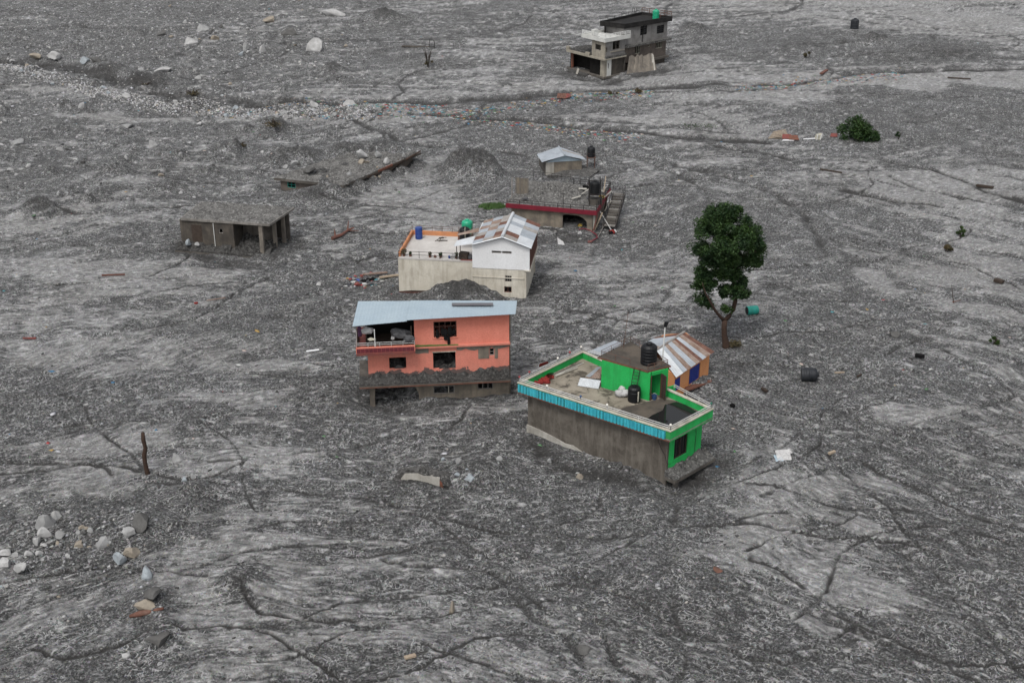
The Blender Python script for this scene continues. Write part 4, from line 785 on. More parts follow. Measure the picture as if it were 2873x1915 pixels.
    for i, (nm, lb, mt, (x, y, sx, sy, sz), ct) in enumerate(it):
        d_ = -.86 if nm in ('grey_cloth', 'yellow_box') else .2; a_, z = PX(x, y, d_); tag(lumpy(F.p(a_, d_, z), sx, sy, sz, 80 + i, 14, 9, .4, R(6)).build(nm, mt), lb, ct)
pink_house()
# ================================================================== white house with gabled patchwork roof
def white_house():
    O = G(c3(190, 1255)); F = Frame(O, R(-7.5)); P = F.p
    T = thing('white_house', 'white and cream house with patchwork rusty gable roof and a railed terrace', 'house', O)
    X0, X1, X2, D, zt = .05, 7.1, 12.25, 6.4, 3.4
    def PX(x, y, d=0.0): return F.st(c3(x, y), d)
    low = [(X0, .35), (2.9, .45), (4.2, .6), (X1, .7), (X1, zt - .12), (X0, zt - .12)]
    MB().prism(F, [(X0, -.02), (1.2, .12), (3.0, .18), (3.6, -1.4), (X1, -1.4), (X1, zt - .12), (X0, zt - .12)], 0, .22).build('terrace_wall', 'cream_wall', T)
    MB().box(F, X0, X1, -.03, D, zt - .118, zt).build('terrace_slab', 'terrace_floor', T)
    MB().box(F, X0, X0 + .2, .223, D, .1, zt - .12).build('side_wall', 'cream_wall', T)
    MB().box(F, X0 + .203, X2, D - .2, D, -1.4, zt - .12).build('rear_wall', 'cream_wall', T)
    MB().box(F, X0 - .03, X1, .0, D, -.16, -.03).build('floor_slab', 'frame_brown', T)
    MB().box(F, 1.0, 2.9, .35, .6, -1.6, -.165).build('foundation_wall', 'cream_wall', T)
    MB().box(F, .25, .5, .5, .75, -1.6, -.165).build('foundation_post', 'dark_wood', T)
    # gable block: upper white storey over a slightly recessed cream base with a ledge
    zl = 2.75; a = PX(1205, 608); r_ = PX(1610, 517); e = PX(1990, 662)
    lw = F.rect(c3, 1650, 1045, 1742, 1130); lw2 = F.rect(c3, 1640, 1195, 1742, 1275)
    MB().wall(F, X1 + .003, X2 - .3, -1.4, zl, .0, .22, [lw, lw2]).build('base_wall', 'cream_wall', T)
    vz = F.rect(c3, 1470, 705, 1742, 738)
    pts = [(X1 + .003, zl + .002), (e[0], zl + .002), (e[0], e[1] - .08), (r_[0], r_[1] - .1), (X1 + .003, a[1] - .1)]
    # gable wall as three pieces round the vent slot
    MB().wall(F, X1 + .003, e[0], zl + .002, vz[3] + .12, -.035, .2, [vz]).build('gable_wall', 'white_paint', T)
    zz = vz[3] + .122; MB().prism(F, [(X1 + .003, zz), (e[0], zz), (e[0], e[1] - .08), (r_[0], r_[1] - .1), (X1 + .003, a[1] - .1)], -.035, .2).build('gable_top', 'white_paint', T)
    v0 = vz; mid = (v0[0] + v0[1]) / 2
    for s0, s1 in ((v0[0], mid - .04), (mid + .04, v0[1])): window(T, F, (s0, s1, v0[2], v0[3]), .02, 'frame_grey', 5, 1, 0, None, 'vent', .025)
    MB().box(F, mid - .039, mid + .039, -.03, .1, v0[2], v0[3]).build('vent_post', 'white_paint', T)
    window(T, F, lw, .05, 'frame_grey', 3, 2, 4, 'glass_dark', 'window', .04); window(T, F, lw2, .05, 'red_wood', 2, 1, 0, None, 'window', .05)
    zq = PX(1500, 1065)[1]; MB().box(F, X1, X2 - .28, -.06, -.002, zq - .05, zq + .03).build('string_course', 'cream_wall', T)
    MB().box(F, X2 - .303, X2 - .1, .0, D, -1.4, zl).build('side_wall', 'cream_wall', T)
    MB().box(F, e[0] - .2, e[0], .205, D, zl + .002, e[1] - .1).build('side_wall', 'red_wood', T)
    for k in range(9): y = .5 + k * .62; MB().box(F, e[0] + .002, e[0] + .04, y, y + .3, zl + .3, e[1] - .15).build('side_board', 'red_wood', T)
    MB().box(F, X1 + .003, X1 + .2, 1.6, D, zt + .002, a[1] - .15).build('inner_wall', 'white_paint', T)
    MB().box(F, X2 - .3, e[0] + .1, -.1, D, zl - .1, zl - .003).build('floor_slab', 'cream_wall', T)
    # roof
    def fr(x, y): q = F.st(c3(x, y), -.3); return P(q[0], -.3, q[1])
    rf, ef, lf = fr(1612, 508), fr(2015, 664), fr(1200, 610)
    rb = G(c3(1762, 190), rf.z); eb = G(c3(2142, 345), ef.z); lb = lf + (rb - rf)
    def patch(a0, a1, b0, b1, rows, cols, mats, seed):
        rg = random.Random(seed)
        for i in range(cols):
            for j in range(rows):
                u0, u1 = i / cols - .006, (i + 1) / cols + .006; v0, v1 = j / rows - (.01 if j else 0), (j + 1) / rows
                def pt(u, v): return a0.lerp(a1, u).lerp(b0.lerp(b1, u), v)
                u_ = Vector((0, 0, .012 * (i % 2) + .02 * (1 - j) + rg.uniform(0, .01)))
                MB().corr(pt(u0, v0) + u_, pt(u1, v0) + u_, pt(u1, v1) + u_, pt(u0, v1) + u_, .2, .016).build('roof_sheet', mats[(i * rows + j) % len(mats)], T)
    g, bt, du, ru, rl = 'tin_grey', 'tin_bright', 'tin_dull', 'tin_rust', 'tin_rust_light'
    patch(ef, eb, rf, rb, 2, 7, [bt, du, bt, ru, g, bt, g, bt, du, g, g, bt, ru, g], 1)         # eave row, ridge row; front to back
    patch(lf, lb, rf, rb, 3, 7, [g, du, rl, ru, g, ru, du, g, du, g, rl, g, rl, du, ru, g, rl, du, rl, g, du], 2)
    MB().tube([rf + Vector((0, -.05, .03)), rb + Vector((0, 0, .03))], .16, 8).build('ridge_cap', 'tin_bright', T)
    for q0, q1 in ((rf, ef), (rf, lf)): MB().tube([q0 + Vector((0, -.02, -.04)), q1 + Vector((0, -.02, -.04))], .06, 4).build('verge_board', 'tin_bright', T)
    # lean-to over the terrace corner
    s0, s1 = fr(945, 640), fr(1205, 602); s2, s3 = G(c3(1240, 495), s1.z + .05), G(c3(990, 560), s0.z)
    MB().corr(s0, s3, s2, s1, .2, .016).build('lean_to_sheet', 'tin_bright', T)
    s4, s5, s6, s7 = G(c3(1000, 475), s0.z + .05), G(c3(1240, 455), s1.z + .05), G(c3(1420, 345), s1.z + .35), G(c3(1290, 420), s1.z + .1)
    MB().corr(G(c3(995, 490), s0.z), G(c3(1000, 465), s0.z), G(c3(1290, 385), s1.z + .1), G(c3(1290, 440), s1.z + .1), .2, .016).build('lean_to_sheet', 'tin_rust_light', T)
    for x, y in ((985, 645), (1035, 640)):
        q = PX(x, y, .25); MB().tube([P(q[0], .25, zt), P(q[0], .25, s0.z - .03)], .04, 6).build('lean_to_post', 'dark_wood', T)
    # orange parapets and rails of the terrace
    pl = [P(X0 + .02, .1, zt), P(X0 + .02, D - .1, zt)]
    MB().box(F, X0, X0 + .2, .25, D, zt + .002, zt + .42).build('parapet', 'orange_coping', T)
    MB().box(F, X0 + .203, X1 - 1.2, D - .2, D, zt + .002, zt + .42).build('parapet', 'orange_coping', T)
    rail_run(T, [P(X0 + .05, .05, zt + .02), P(X1 - 1.1, .05, zt + .02)], (.3, .62), -.02, .66, 3, 'dark_rail', .022)
    rail_run(T, [P(X0 + .1, .3, zt + .42), P(X0 + .1, D - .1, zt + .42)], (.3, .5), 0, .52, 4, 'rust_rail', .02)
    rail_run(T, [P(X0 + .1, D - .1, zt + .42), P(X1 - 1.0, D - .1, zt + .42)], (.3, .5), 0, .52, 6, 'rust_rail', .02)
    MB().box(F, X1 - 1.1, X1 - .002, .0, .12, zt + .002, zt + .08).build('kerb', 'maroon_edge', T)
    # things on the terrace
    b = G(c3(468, 535), zt); T2 = thing('blue_barrel', 'blue plastic barrel in the far corner of the white terrace', 'barrel', b)
    MB().lathe(Matrix.Translation(b + Vector((0, 0, .004))), [(.33, 0), (.35, .05), (.35, .34), (.37, .37), (.35, .40), (.35, .72), (.37, .75), (.35, .78), (.35, 1.05), (.32, 1.1)], 18).build('barrel_body', 'barrel_blue', T2)
    MB().lathe(Matrix.Translation(b + Vector((0, 0, 1.108))), [(.33, 0), (.33, .05), (.25, .06)], 16).build('barrel_lid', 'barrel_blue', T2)
    for i, (x, y, nm, lb, mt, sz, ct) in enumerate((
        (262, 765, 'potted_shrub', 'bushy yellow-green potted plant at the left corner of the terrace rail', None, .5, 'plant'), (350, 785, 'potted_plant', 'tiny potted plant next to the corner shrub on the terrace', None, .2, 'plant'),
        (620, 795, 'dry_plant', 'reddish dry potted plant behind the terrace rail, left of the middle post', None, .3, 'plant'), (765, 790, 'dark_plant', 'dark leafy potted plant behind the terrace rail, right of the middle post', None, .32, 'plant'),
        (935, 800, 'white_sack', 'small white sack on the terrace near the lean-to', 'cloth_white', .32, 'sack'), (895, 790, 'blue_bag', 'blue bag behind the terrace railing post', 'barrel_blue', .18, 'bag'),
        (1090, 780, 'wooden_crate', 'brown wooden crate under the lean-to of the white house', 'dark_wood', .42, 'crate'), (1170, 800, 'grey_sack', 'grey sack against the white gable wall', 'cloth_grey', .28, 'sack'), (690, 800, 'clay_pot', 'clay pot between two plants on the terrace', 'rust_trim', .14, 'pot'), (980, 755, 'leafy_plant', 'green leafy plant under the lean-to edge', None, .36, 'plant'))):
        q = F.st(c3(x, y), .45); p = P(q[0], .45, zt + .004)
        if mt is None:
            K = thing(nm, lb, ct, p); MB().lathe(Matrix.Translation(p), [(.11, 0), (.15, .2), (.16, .21), (.12, .2)], 10).build('pot', 'rust_trim', K)
            mb = MB(); leaves(mb, p + Vector((0, 0, .2 + sz * .5)), (sz * .6, sz * .5, sz * .6), int(160 * sz + 30), random.Random(i), .1); mb.build('foliage', 'leaf_dry' if 'dry' in nm or 'shrub' in nm else 'leaf_shrub', K)
        elif nm == 'wooden_crate':
            K = thing(nm, lb, ct, p); Fk = Frame(p, R(-20))
            for k in range(4): MB().box(Fk, -.42, .42, -.3, -.27, .01 + k * .16, .15 + k * .16).build('slat', mt, K)
            for k in range(4): MB().box(Fk, -.42, .42, .27, .3, .01 + k * .16, .15 + k * .16).build('slat', mt, K)
            for k in (-1, 1): MB().box(Fk, k * .42 - .015, k * .42 + .015, -.265, .265, .01, .62).build('end_panel', mt, K)
        else:
            tag(lumpy(p + Vector((0, 0, sz * .7)), sz, sz * .8, sz, 120 + i, 12, 8, .35).build(nm, mt), lb, ct)
    # tank stand behind the roof
    b = P(5.55, D - .9, zt); S = thing('tank_stand', 'rusty steel stand carrying two tanks on the white house', 'stand', b)
    for x in (-.65, .65):
        for y in (-.5, .5): MB().tube([b + Vector((x, y, 0)), b + Vector((x, y, 1.15))], .025, 6).build('stand_leg', 'rust_rail', S)
    MB().box(Frame(b), -.75, .75, -.6, .6, .02, .1).build('stand_deck', 'rust_trim', S)
    for y in (-.5, .5): MB().tube([b + Vector((-.65, y, .9)), b + Vector((.65, y, .9))], .015, 5).build('stand_bar', 'rust_rail', S)
    tank(b + Vector((-.08, -.12, .102)), 1.02, 1.25, 'tank_black', 'black ribbed tank on the rusty stand behind the white terrace', 'plastic water tanks')
    tank(b + Vector((.14, 1.05, .35)), 1.08, 1.35, 'tank_green', 'glossy green tank just behind the black one on the white house', 'plastic water tanks')
    MB().box(Frame(b), -.6, .8, .62, 1.5, .0, .345).build('stand_block', 'concrete', S)
    MB().tube([b + Vector((.0, -.68, -.02)), b + Vector((-.02, -.66, 1.3)), b + Vector((.0, -.4, 1.42))], .028, 6).build('downpipe', 'cream_trim', S)
    q = G(c3(760, 575), zt); pk = thing('broken_chair', 'dark broken chair lying on the white terrace', 'chair', q)
    for a_, b_ in (((-.5, 0, .03), (.1, .2, .35)), ((-.3, .2, .03), (.7, .1, .06)), ((.1, .2, .35), (.6, .3, .3)), ((-.1, -.1, .03), (.1, .2, .35))): MB().tube([q + Vector(a_), q + Vector(b_)], .035, 5).build('chair_leg', 'dark_wood', pk)
    MB().box(Frame(q + Vector((.1, .1, .3)), R(20)), -.2, .25, -.15, .2, 0, .04).build('seat', 'dark_wood', pk)
white_house()

# ================================================================== house with dark red roof edge, roof under gravel
def red_house():
    O = G(c4(1680, 1350)); F = Frame(O, R(-14.7)); P = F.p
    T = thing('red_edged_house', 'low stained house with dark red roof edge and gravel heaped on the flat roof', 'house', P(-4, 0, 0))
    z0, z1, XL, XR, D = 1.95, 2.4, -9.4, .5, 7.6
    ar = [F.st(c4(*q)) for q in ((1245, 1345), (1245, 1115), (1290, 1105), (1480, 1125), (1560, 1170), (1600, 1215), (1608, 1345))]
    MB().prism(F, [(XL + .5, -1.5), (ar[0][0], -1.5), (ar[0][0], ar[0][1])] + ar[1:] + [(ar[-1][0], -1.5), (XR - .55, -1.5), (XR - .45, z0 - .002), (XL + .5, z0 - .002)], 0, .25).build('front_wall', 'plaster_stain', T)
    MB().box(F, XR - .44, XR - .24, .05, .4, -1.5, z0 - .002).build('corner_column', 'concrete_pale', T)
    MB().box(F, XL + .5, XL + .7, .253, D - .2, -1.5, z0 - .002).build('side_wall', 'concrete_dark', T)
    MB().box(F, XR - .6, XR - .4, 1.4, D - .2, -1.5, z0 - .002).build('side_wall', 'plaster_stain', T)
    MB().box(F, XL + .5, XR - .4, D - .197, D, -1.5, z0 - .002).build('rear_wall', 'concrete_dark', T)
    MB().box(F, XL, XR, -.35, D, z0, z0 + .2).build('roof_slab', 'concrete', T)
    for x0, x1, y0, y1 in ((XL, XR, -.37, -.25), (XR - .1, XR + .02, -.248, D)): MB().box(F, x0, x1, y0, y1, z0 - .03, z1).build('roof_edge', 'red_fascia', T)
    MB().box(F, XL, XL + .12, -.248, D, z0 + .202, z1).build('roof_edge', 'concrete', T); MB().box(F, XL + .123, XR - .103, D - .12, D, z0 + .202, z1).build('roof_edge', 'concrete', T)
    def lay(u, v): return (z0 + .202, .12 + .55 * math.exp(-((u - .42) ** 2 / .09 + (v - .62) ** 2 / .12)) + .16 * v)
    tag(heap(F, XL + .14, XR - .12, -.24, D - .14, lay, 60, 44, 25).build('gravel_heap', 'mud_roof'), 'grey gravel and silt heaped over the red-edged roof', None, None, 'stuff')
    rail_run(T, [P(XL + .1, -.3, z1), P(XR - .05, -.3, z1)], (.22, .48), 0, .5, 7, 'dark_rail', .036)
    rail_run(T, [P(XR - .05, -.2, z1), P(XR - .05, D - .1, z1)], (.22, .48, .74), 0, .76, 8, 'dark_rail', .036)
    rail_run(T, [P(XR - 4.2, D - .1, z1), P(XR - .1, D - .1, z1)], (.25, .5, .75), 0, .8, 5, 'dark_rail', .034)
    x = F.st(c4(1255, 900), -.3)[0]; MB().tube([P(x, -.3, z1), P(x, -.3, z1 + 1.6)], .04, 6).build('vent_pipe', 'dark_rail', T); MB().tube([P(x - .3, -.3, z1 + 1.6), P(x + .2, -.3, z1 + 1.6)], .04, 6).build('vent_cap', 'dark_rail', T)
    MB().tube([P(XL + .02, 2.2, -1.2), P(XL + .02, 2.2, z1 + 2.1)], .08, 6).build('corner_pole', 'frame_grey', T)
    for k in range(7): xx = XL + .2 + k * .21; MB().box(F, xx, xx + .2, 3.0, 3.04 + .02 * (k % 2), z0 + .25, z0 + 2.3).build('screen_sheet', 'plaster_stain' if k % 2 else 'bare_plaster', T)
    # tank tower on the roof
    q = F.st(c4(1712, 880), 1.8); b = P(q[0] - .05, 2.2, z0 + .2); S = thing('tank_tower', 'tall dark steel tower for a tank on the red-edged roof', 'stand', b)
    for x in (-.6, .6):
        for y in (-.6, .6): MB().tube([b + Vector((x, y, 0)), b + Vector((x, y, 1.45 + 1.5))], .045, 6).build('stand_leg', 'dark_rail', S)
    MB().box(Frame(b), -.66, .66, -.66, .66, 1.30, 1.4).build('stand_deck', 'dark_rail', S)
    for x, y, X, Y in ((-.6, -.6, .6, -.6), (.6, -.6, .6, .6), (-.6, .6, .6, .6), (-.6, -.6, -.6, .6)): MB().tube([b + Vector((x, y, 2.9)), b + Vector((X, Y, 2.9))], .03, 5).build('stand_bar', 'dark_rail', S)
    MB().box(Frame(b), -.6, .8, -.4, .5, .0, .75).build('stand_base', 'concrete_dark', S)
    tank(b + Vector((0, 0, 1.402)), 1.1, 1.35, 'tank_black', 'black tank inside the dark steel tower on the red-edged roof', 'plastic water tanks')
    for i, (x0, y0, x1, y1) in enumerate(((1375, 880, 1510, 840), (1520, 815, 1700, 690), (1480, 730, 1600, 735), (1660, 745, 1840, 765))):
        p0, p1 = G(c4(x0, y0), z0 + .75), G(c4(x1, y1), z0 + .85 + .35 * (i == 1)); d_ = Vector((.05, .3, .02))
        tag(MB().slab([p0, p1, p1 + d_, p0 + d_], .05).build('broken_board', 'concrete_pale'), ('pale broken board lying flat near the front of the gravelled roof', 'long white beam sloping up to the dark tank tower', 'short white board lying on the gravel of the red-edged roof', 'white board jutting past the tank tower to the roof edge')[i], 'board')
    for i, (x0, y0, z0_, x1, y1, z1_, mt) in enumerate(((1800, 900, 2.3, 1965, 765, 2.6, 'concrete_pale'), (1835, 905, 2.0, 1880, 545, 4.1, 'pale_wood'), (1720, 1330, .1, 1830, 1080, 1.9, 'pale_wood'), (1700, 1345, .1, 1760, 1110, 1.9, 'red_wood'), (1860, 1060, .8, 1960, 900, 1.9, 'concrete_pale'), (1850, 1080, .4, 1900, 860, 2.2, 'dark_wood'))):
        tag(MB().tube([G(c4(x0, y0), z0_), G(c4(x1, y1), z1_)], .09 if i != 1 else .05, 5).build('loose_beam', mt), ('white beam lying along the right roof edge of the red-edged house', 'thin pale pole standing beside the tank tower', 'pale timber leaning at the right corner of the arched opening', 'reddish timber leaning beside the pale one at the corner', 'pale timber caught between house and outside stair', 'dark timber caught beside the outside stair')[i], 'beam')
    for i, (x, y, z_, sx, mt) in enumerate(((1640, 860, 2.5, .35, 'cloth_grey'), (1580, 700, 2.6, .4, 'cloth_black'), (1820, 850, 2.5, .35, 'cloth_yellow'), (700, 880, 2.45, .35, 'cloth_grey'))):
        tag(lumpy(G(c4(x, y), z_ + .1), sx, sx * .7, sx * .5, 160 + i, 10, 7, .5).build('roof_junk', mt), ('grey bundle before the tank tower', 'black bundle behind the white beam on the red-edged roof', 'yellowish bundle at the right roof edge', 'grey bundle at the left front of the red-edged roof')[i], 'junk')
    # outside stair on the right
    S = thing('outside_stair', 'steep dark outside stair with side rails beside the red-edged house', 'staircase', P(XR + .9, 0, 0))
    n = 13
    for k in range(n):
        y = 6.2 - k * .42; z = 2.25 - k * .155; MB().box(F, XR + .55, XR + 1.75, y, y + .40, z - .12, z).build('step', 'concrete_dark' if k % 3 else 'concrete', S)
    for x in (XR + .5, XR + 1.8):
        MB().hexa([P(x - .04, 6.6, 1.95), P(x - .04, 1.0, -.1), P(x + .04, 1.0, -.1), P(x + .04, 6.6, 1.95)], [P(x - .04, 6.6, 2.25), P(x - .04, 1.0, .2), P(x + .04, 1.0, .2), P(x + .04, 6.6, 2.25)]).build('stringer', 'dark_rail', S)
        MB().tube([P(x, 6.6, 3.1), P(x, 1.0, 1.05)], .03, 5).build('rail', 'dark_rail', S)
        for k in range(6): y = 6.6 - k * 1.1; MB().tube([P(x, y, 2.2 - (6.6 - y) * .366), P(x, y, 3.1 - (6.6 - y) * .366)], .025, 5).build('rail_post', 'dark_rail', S)
    for k in range(4): MB().tube([P(XR + 1.8, 6.6 - .0, 2.3 + .2 * k), P(XR + .5, 6.6, 2.3 + .2 * k)], .02, 5).build('rail', 'dark_rail', S)
    a, b2 = G(c4(1795, 1060), 1.6), GT(c4(1965, 1350)); tag(MB().tube([a, b2 + Vector((0, 0, .05))], .05, 6).build('leaning_pole', 'steel_rail'), 'thin grey pole leaning from the red roof edge to the mud', 'pole')
    p = GT(c4(1970, 1385)); bd = thing('red_bundle', 'bright red and pink bundle at the foot of the leaning pole', 'bundle', p)
    for i, (dx, dy, s, mt) in enumerate(((0, 0, .3, 'cloth_red'), (.25, .2, .25, 'cloth_white'), (-.15, -.2, .25, 'cloth_black'), (.1, .1, .28, 'maroon_edge'))): lumpy(p + Vector((dx, dy, .15)), s, s * .8, s * .8, 140 + i, 10, 7, .5).build('bag', mt, bd)
    pts = [GT(c4(*q), .15) for q in ((1480, 1345), (1560, 1330), (1650, 1360), (1740, 1420), (1755, 1465), (1680, 1510))]; dbt = thing('torn_railing', 'bent dark red railing torn off in front of the arched opening', 'railing', pts[2])
    MB().tube(pts, .05, 6).build('bent_rail', 'red_fascia', dbt); MB().tube([GT(c4(1755, 1465), .12), GT(c4(1840, 1330), .3), GT(c4(1835, 1290), .5)], .04, 6).build('bent_rail', 'frame_grey', dbt)
    p = GT(c4(1205, 1540)); tag(MB().slab([p + Vector(v) for v in ((-.2, -.35, .1), (.5, -.4, .08), (.35, .1, .25), (-.25, .5, .55))], .03).build('white_scrap', 'cloth_white'), 'pointed white scrap sticking out of mud below the red-edged house', 'scrap')
    for i, (x, y) in enumerate(((1500, 1390), (1650, 1520), (1500, 1280))):
        p = GT(c4(x, y)); tag(lumpy(p + Vector((0, 0, .1)), .25, .2, .16, 150 + i, 10, 7, .5).build('rag', ('cloth_white', 'maroon_edge', 'cloth_yellow')[i]), ('pale rag in the mud before the arched opening', 'reddish rag at the end of the torn railing', 'yellowish rag inside the arched opening')[i], 'rag')
red_house()

# ================================================================== tin-roofed hut and tank behind it
def hut():
    O = G(c4(1000, 510)); F = Frame(O, R(11)); P = F.p; D = 4.0
    T = thing('tin_roofed_hut', 'small plastered hut with a grey tin gable roof behind the red-edged house', 'hut', O)
    MB().box(F, .02, 1.0, 0, .2, -1, 1.4).build('front_pier', 'concrete_pale', T); MB().box(F, 1.003, 4.45, .04, .2, -1, 1.38).build('front_wall', 'plaster_stain', T)
    for x in (.02, 4.25): MB().box(F, x, x + .2, .203, D, -1, 1.4).build('side_wall', 'concrete_dark', T)
    MB().box(F, .223, 4.247, D - .2, D, -1, 1.4).build('rear_wall', 'concrete_dark', T)
    ap = F.st(c4(1280, 240), -.35); l = F.st(c4(940, 338), -.35); r = F.st(c4(1590, 303), -.35)
    af, lf, rf = P(ap[0], -.35, ap[1]), P(l[0], -.35, l[1]), P(r[0], -.35, r[1]); ab = G(c4(1190, 110), af.z); d_ = ab - af; lb = G(c4(868, 222), lf.z); rb = G(c4(1505, 222), rf.z)
    for i in range(5):
        u0, u1 = i / 5 - .004, (i + 1) / 5; k = Vector((0, 0, .012 * (i % 2)))
        MB().corr(lf.lerp(lb, u0) + k, lf.lerp(lb, u1) + k, af.lerp(ab, u1) + k, af.lerp(ab, u0) + k, .2, .015).build('roof_sheet', 'tin_grey', T)
        MB().corr(rf.lerp(rb, u0) + k, rf.lerp(rb, u1) + k, af.lerp(ab, u1) + k, af.lerp(ab, u0) + k, .2, .015).build('roof_sheet', 'tin_dull' if i == 3 else 'tin_grey', T)
    MB().tube([af + Vector((0, 0, .04)), ab + Vector((0, 0, .04))], .08, 6).build('ridge_cap', 'tin_grey', T)
    MB().prism(F, [(.02, 1.402), (4.45, 1.402), (ap[0], ap[1] - .12)], .0, .06).build('gable_sheet', 'tin_blue', T)
    # yard deck to the right, tank on a stand
    b = G(c4(1660, 385), .35); S = thing('tank_stand', 'thin rusty stand with a tank right of the tin-roofed hut', 'stand', b)
    for x in (-.45, .45):
        for y in (-.4, .4): MB().tube([b + Vector((x, y, -1.2)), b + Vector((x, y, 1.2))], .04, 5).build('stand_leg', 'rust_rail', S)
    MB().box(Frame(b), -.55, .55, -.5, .5, 1.02, 1.1).build('stand_deck', 'rust_rail', S)
    for y in (-.4, .4): MB().tube([b + Vector((-.45, y, 1.55)), b + Vector((.45, y, 1.55))], .02, 5).build('stand_bar', 'rust_rail', S)
    tank(b + Vector((0, 0, 1.102)), .98, 1.3, 'tank_black', 'black tank on the thin stand right of the tin-roofed hut', 'plastic water tanks', None, 'water_tank', 4)
    q = [G(c4(*p), .3) for p in ((1020, 530), (1640, 560), (1790, 450), (1530, 380))]; tag(MB().quad(q, -1.0, .3).build('buried_deck', 'mud_coated'), 'mud-covered flat deck between the hut and the red-edged house', 'deck')
    B2 = thing('bent_fence', 'thin dark rails of a half-buried fence left of the tank tower', 'fence', q[0]); rail_run(B2, [GT(c4(820, 590)), GT(c4(1500, 640))], (.3, .6, .9), -.3, .95, 5, 'dark_rail', .02)
hut()

# ================================================================== half-buried concrete house at left
def grey_house():
    O = G(c6(150, 935)); F = Frame(O, R(-12)); P = F.p
    T = thing('concrete_house', 'half-buried bare concrete house with flat mud-covered roof and open porch', 'house', O)
    zr = 3.05; Q = [G(c6(*q), zr + .3) for q in ((145, 668), (940, 722), (1165, 572), (330, 520))]
    MB().quad(Q, zr, zr + .22).build('roof_slab', 'concrete', T)
    I = outline(Q, .1); n_ = 36
    Fq = edge_frame(Q[0], Q[1])[0]
    def bil(u, v): return Vector(I[0]).lerp(Vector(I[1]), u).lerp(Vector(I[3]).lerp(Vector(I[2]), u), v)
    vv = []; w_ = n_ + 1
    for j in range(w_):
        for i in range(w_):
            p = bil(i / n_, j / n_); vv.append((p.x, p.y, zr + .225 + max(0, .1 + .17 * float(perlin(p.x * 1.1, p.y * 1.1, 3)) + .1 * float(perlin(p.x * 3, p.y * 3, 5))) * (0 if i in (0, n_) or j in (0, n_) else 1)))
    tag(MB().add(vv, [(j * w_ + i, j * w_ + i + 1, (j + 1) * w_ + i + 1, (j + 1) * w_ + i) for j in range(n_) for i in range(n_)]).build('roof_mud', 'mud_roof'), 'thin mud and gravel lying on the roof of the half-buried concrete house', None, None, 'stuff')
    wn = F.rect(c6, 488, 768, 526, 810); x1 = F.st(c6(605, 800))[0]
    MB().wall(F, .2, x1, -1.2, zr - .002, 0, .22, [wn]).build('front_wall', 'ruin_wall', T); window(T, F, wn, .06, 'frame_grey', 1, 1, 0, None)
    dr = F.rect(c6, 250, 735, 340, 880); MB().box(F, dr[0], dr[1], -.02, -.002, dr[2], dr[3]).build('door', 'dark_wood', T)
    pp = F.st(c6(446, 800), -.06)[0]; MB().tube([P(pp, -.06, -.4), P(pp, -.06, zr - .1)], .035, 6).build('drain_pipe', 'white_rail', T)
    MB().box(F, -.25, x1 - .1, -.85, -.003, -.35, -.02).build('base_slab', 'concrete_dark', T)
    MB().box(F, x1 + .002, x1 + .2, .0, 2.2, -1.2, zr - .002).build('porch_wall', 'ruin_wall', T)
    for (x, y0), nm in (((862, 830), 'a'), ((985, 790), 'b'), ((1022, 770), 'c')):
        pass
    xr = F.st(c6(930, 800))[0]; xc = F.st(c6(862, 830))[0]
    MB().box(F, xc - .2, xc + .2, .05, .4, -1.2, zr - .002).build('column', 'bare_plaster', T)
    for k, y in enumerate((1.9, 3.6)): MB().box(F, xc + .5 + .28 * k, xc + .85 + .28 * k, y, y + .3, -1.2, zr - .002).build('column', 'bare_plaster', T)
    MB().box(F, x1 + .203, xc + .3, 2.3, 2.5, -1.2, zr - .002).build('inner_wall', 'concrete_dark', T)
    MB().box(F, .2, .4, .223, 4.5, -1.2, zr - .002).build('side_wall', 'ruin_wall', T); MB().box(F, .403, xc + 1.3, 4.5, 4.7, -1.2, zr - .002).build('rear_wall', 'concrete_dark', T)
    MB().box(F, F.st(c6(730, 970))[0], F.st(c6(925, 970))[0], -1.0, -.3, -.35, -.05).build('step', 'concrete_dark', T)
    tag(heap(F, x1 - .2, xc + .8, -.9, 2.25, lambda u, v: (-.3, .35 + .75 * v + .2 * math.sin(u * 5)), 24, 20, 33).build('mud_drift', 'mud_dark'), 'mud ramp sloping into the porch of the concrete house', None, None, 'stuff')
    tag(heap(F, -.2, x1 - .15, -.82, -.004, lambda u, v: (-.018, .12 + .5 * v), 30, 6, 35).build('mud_drift', 'mud_dark'), 'mud banked along the front wall of the concrete house', None, None, 'stuff')
    return F
FG = grey_house()

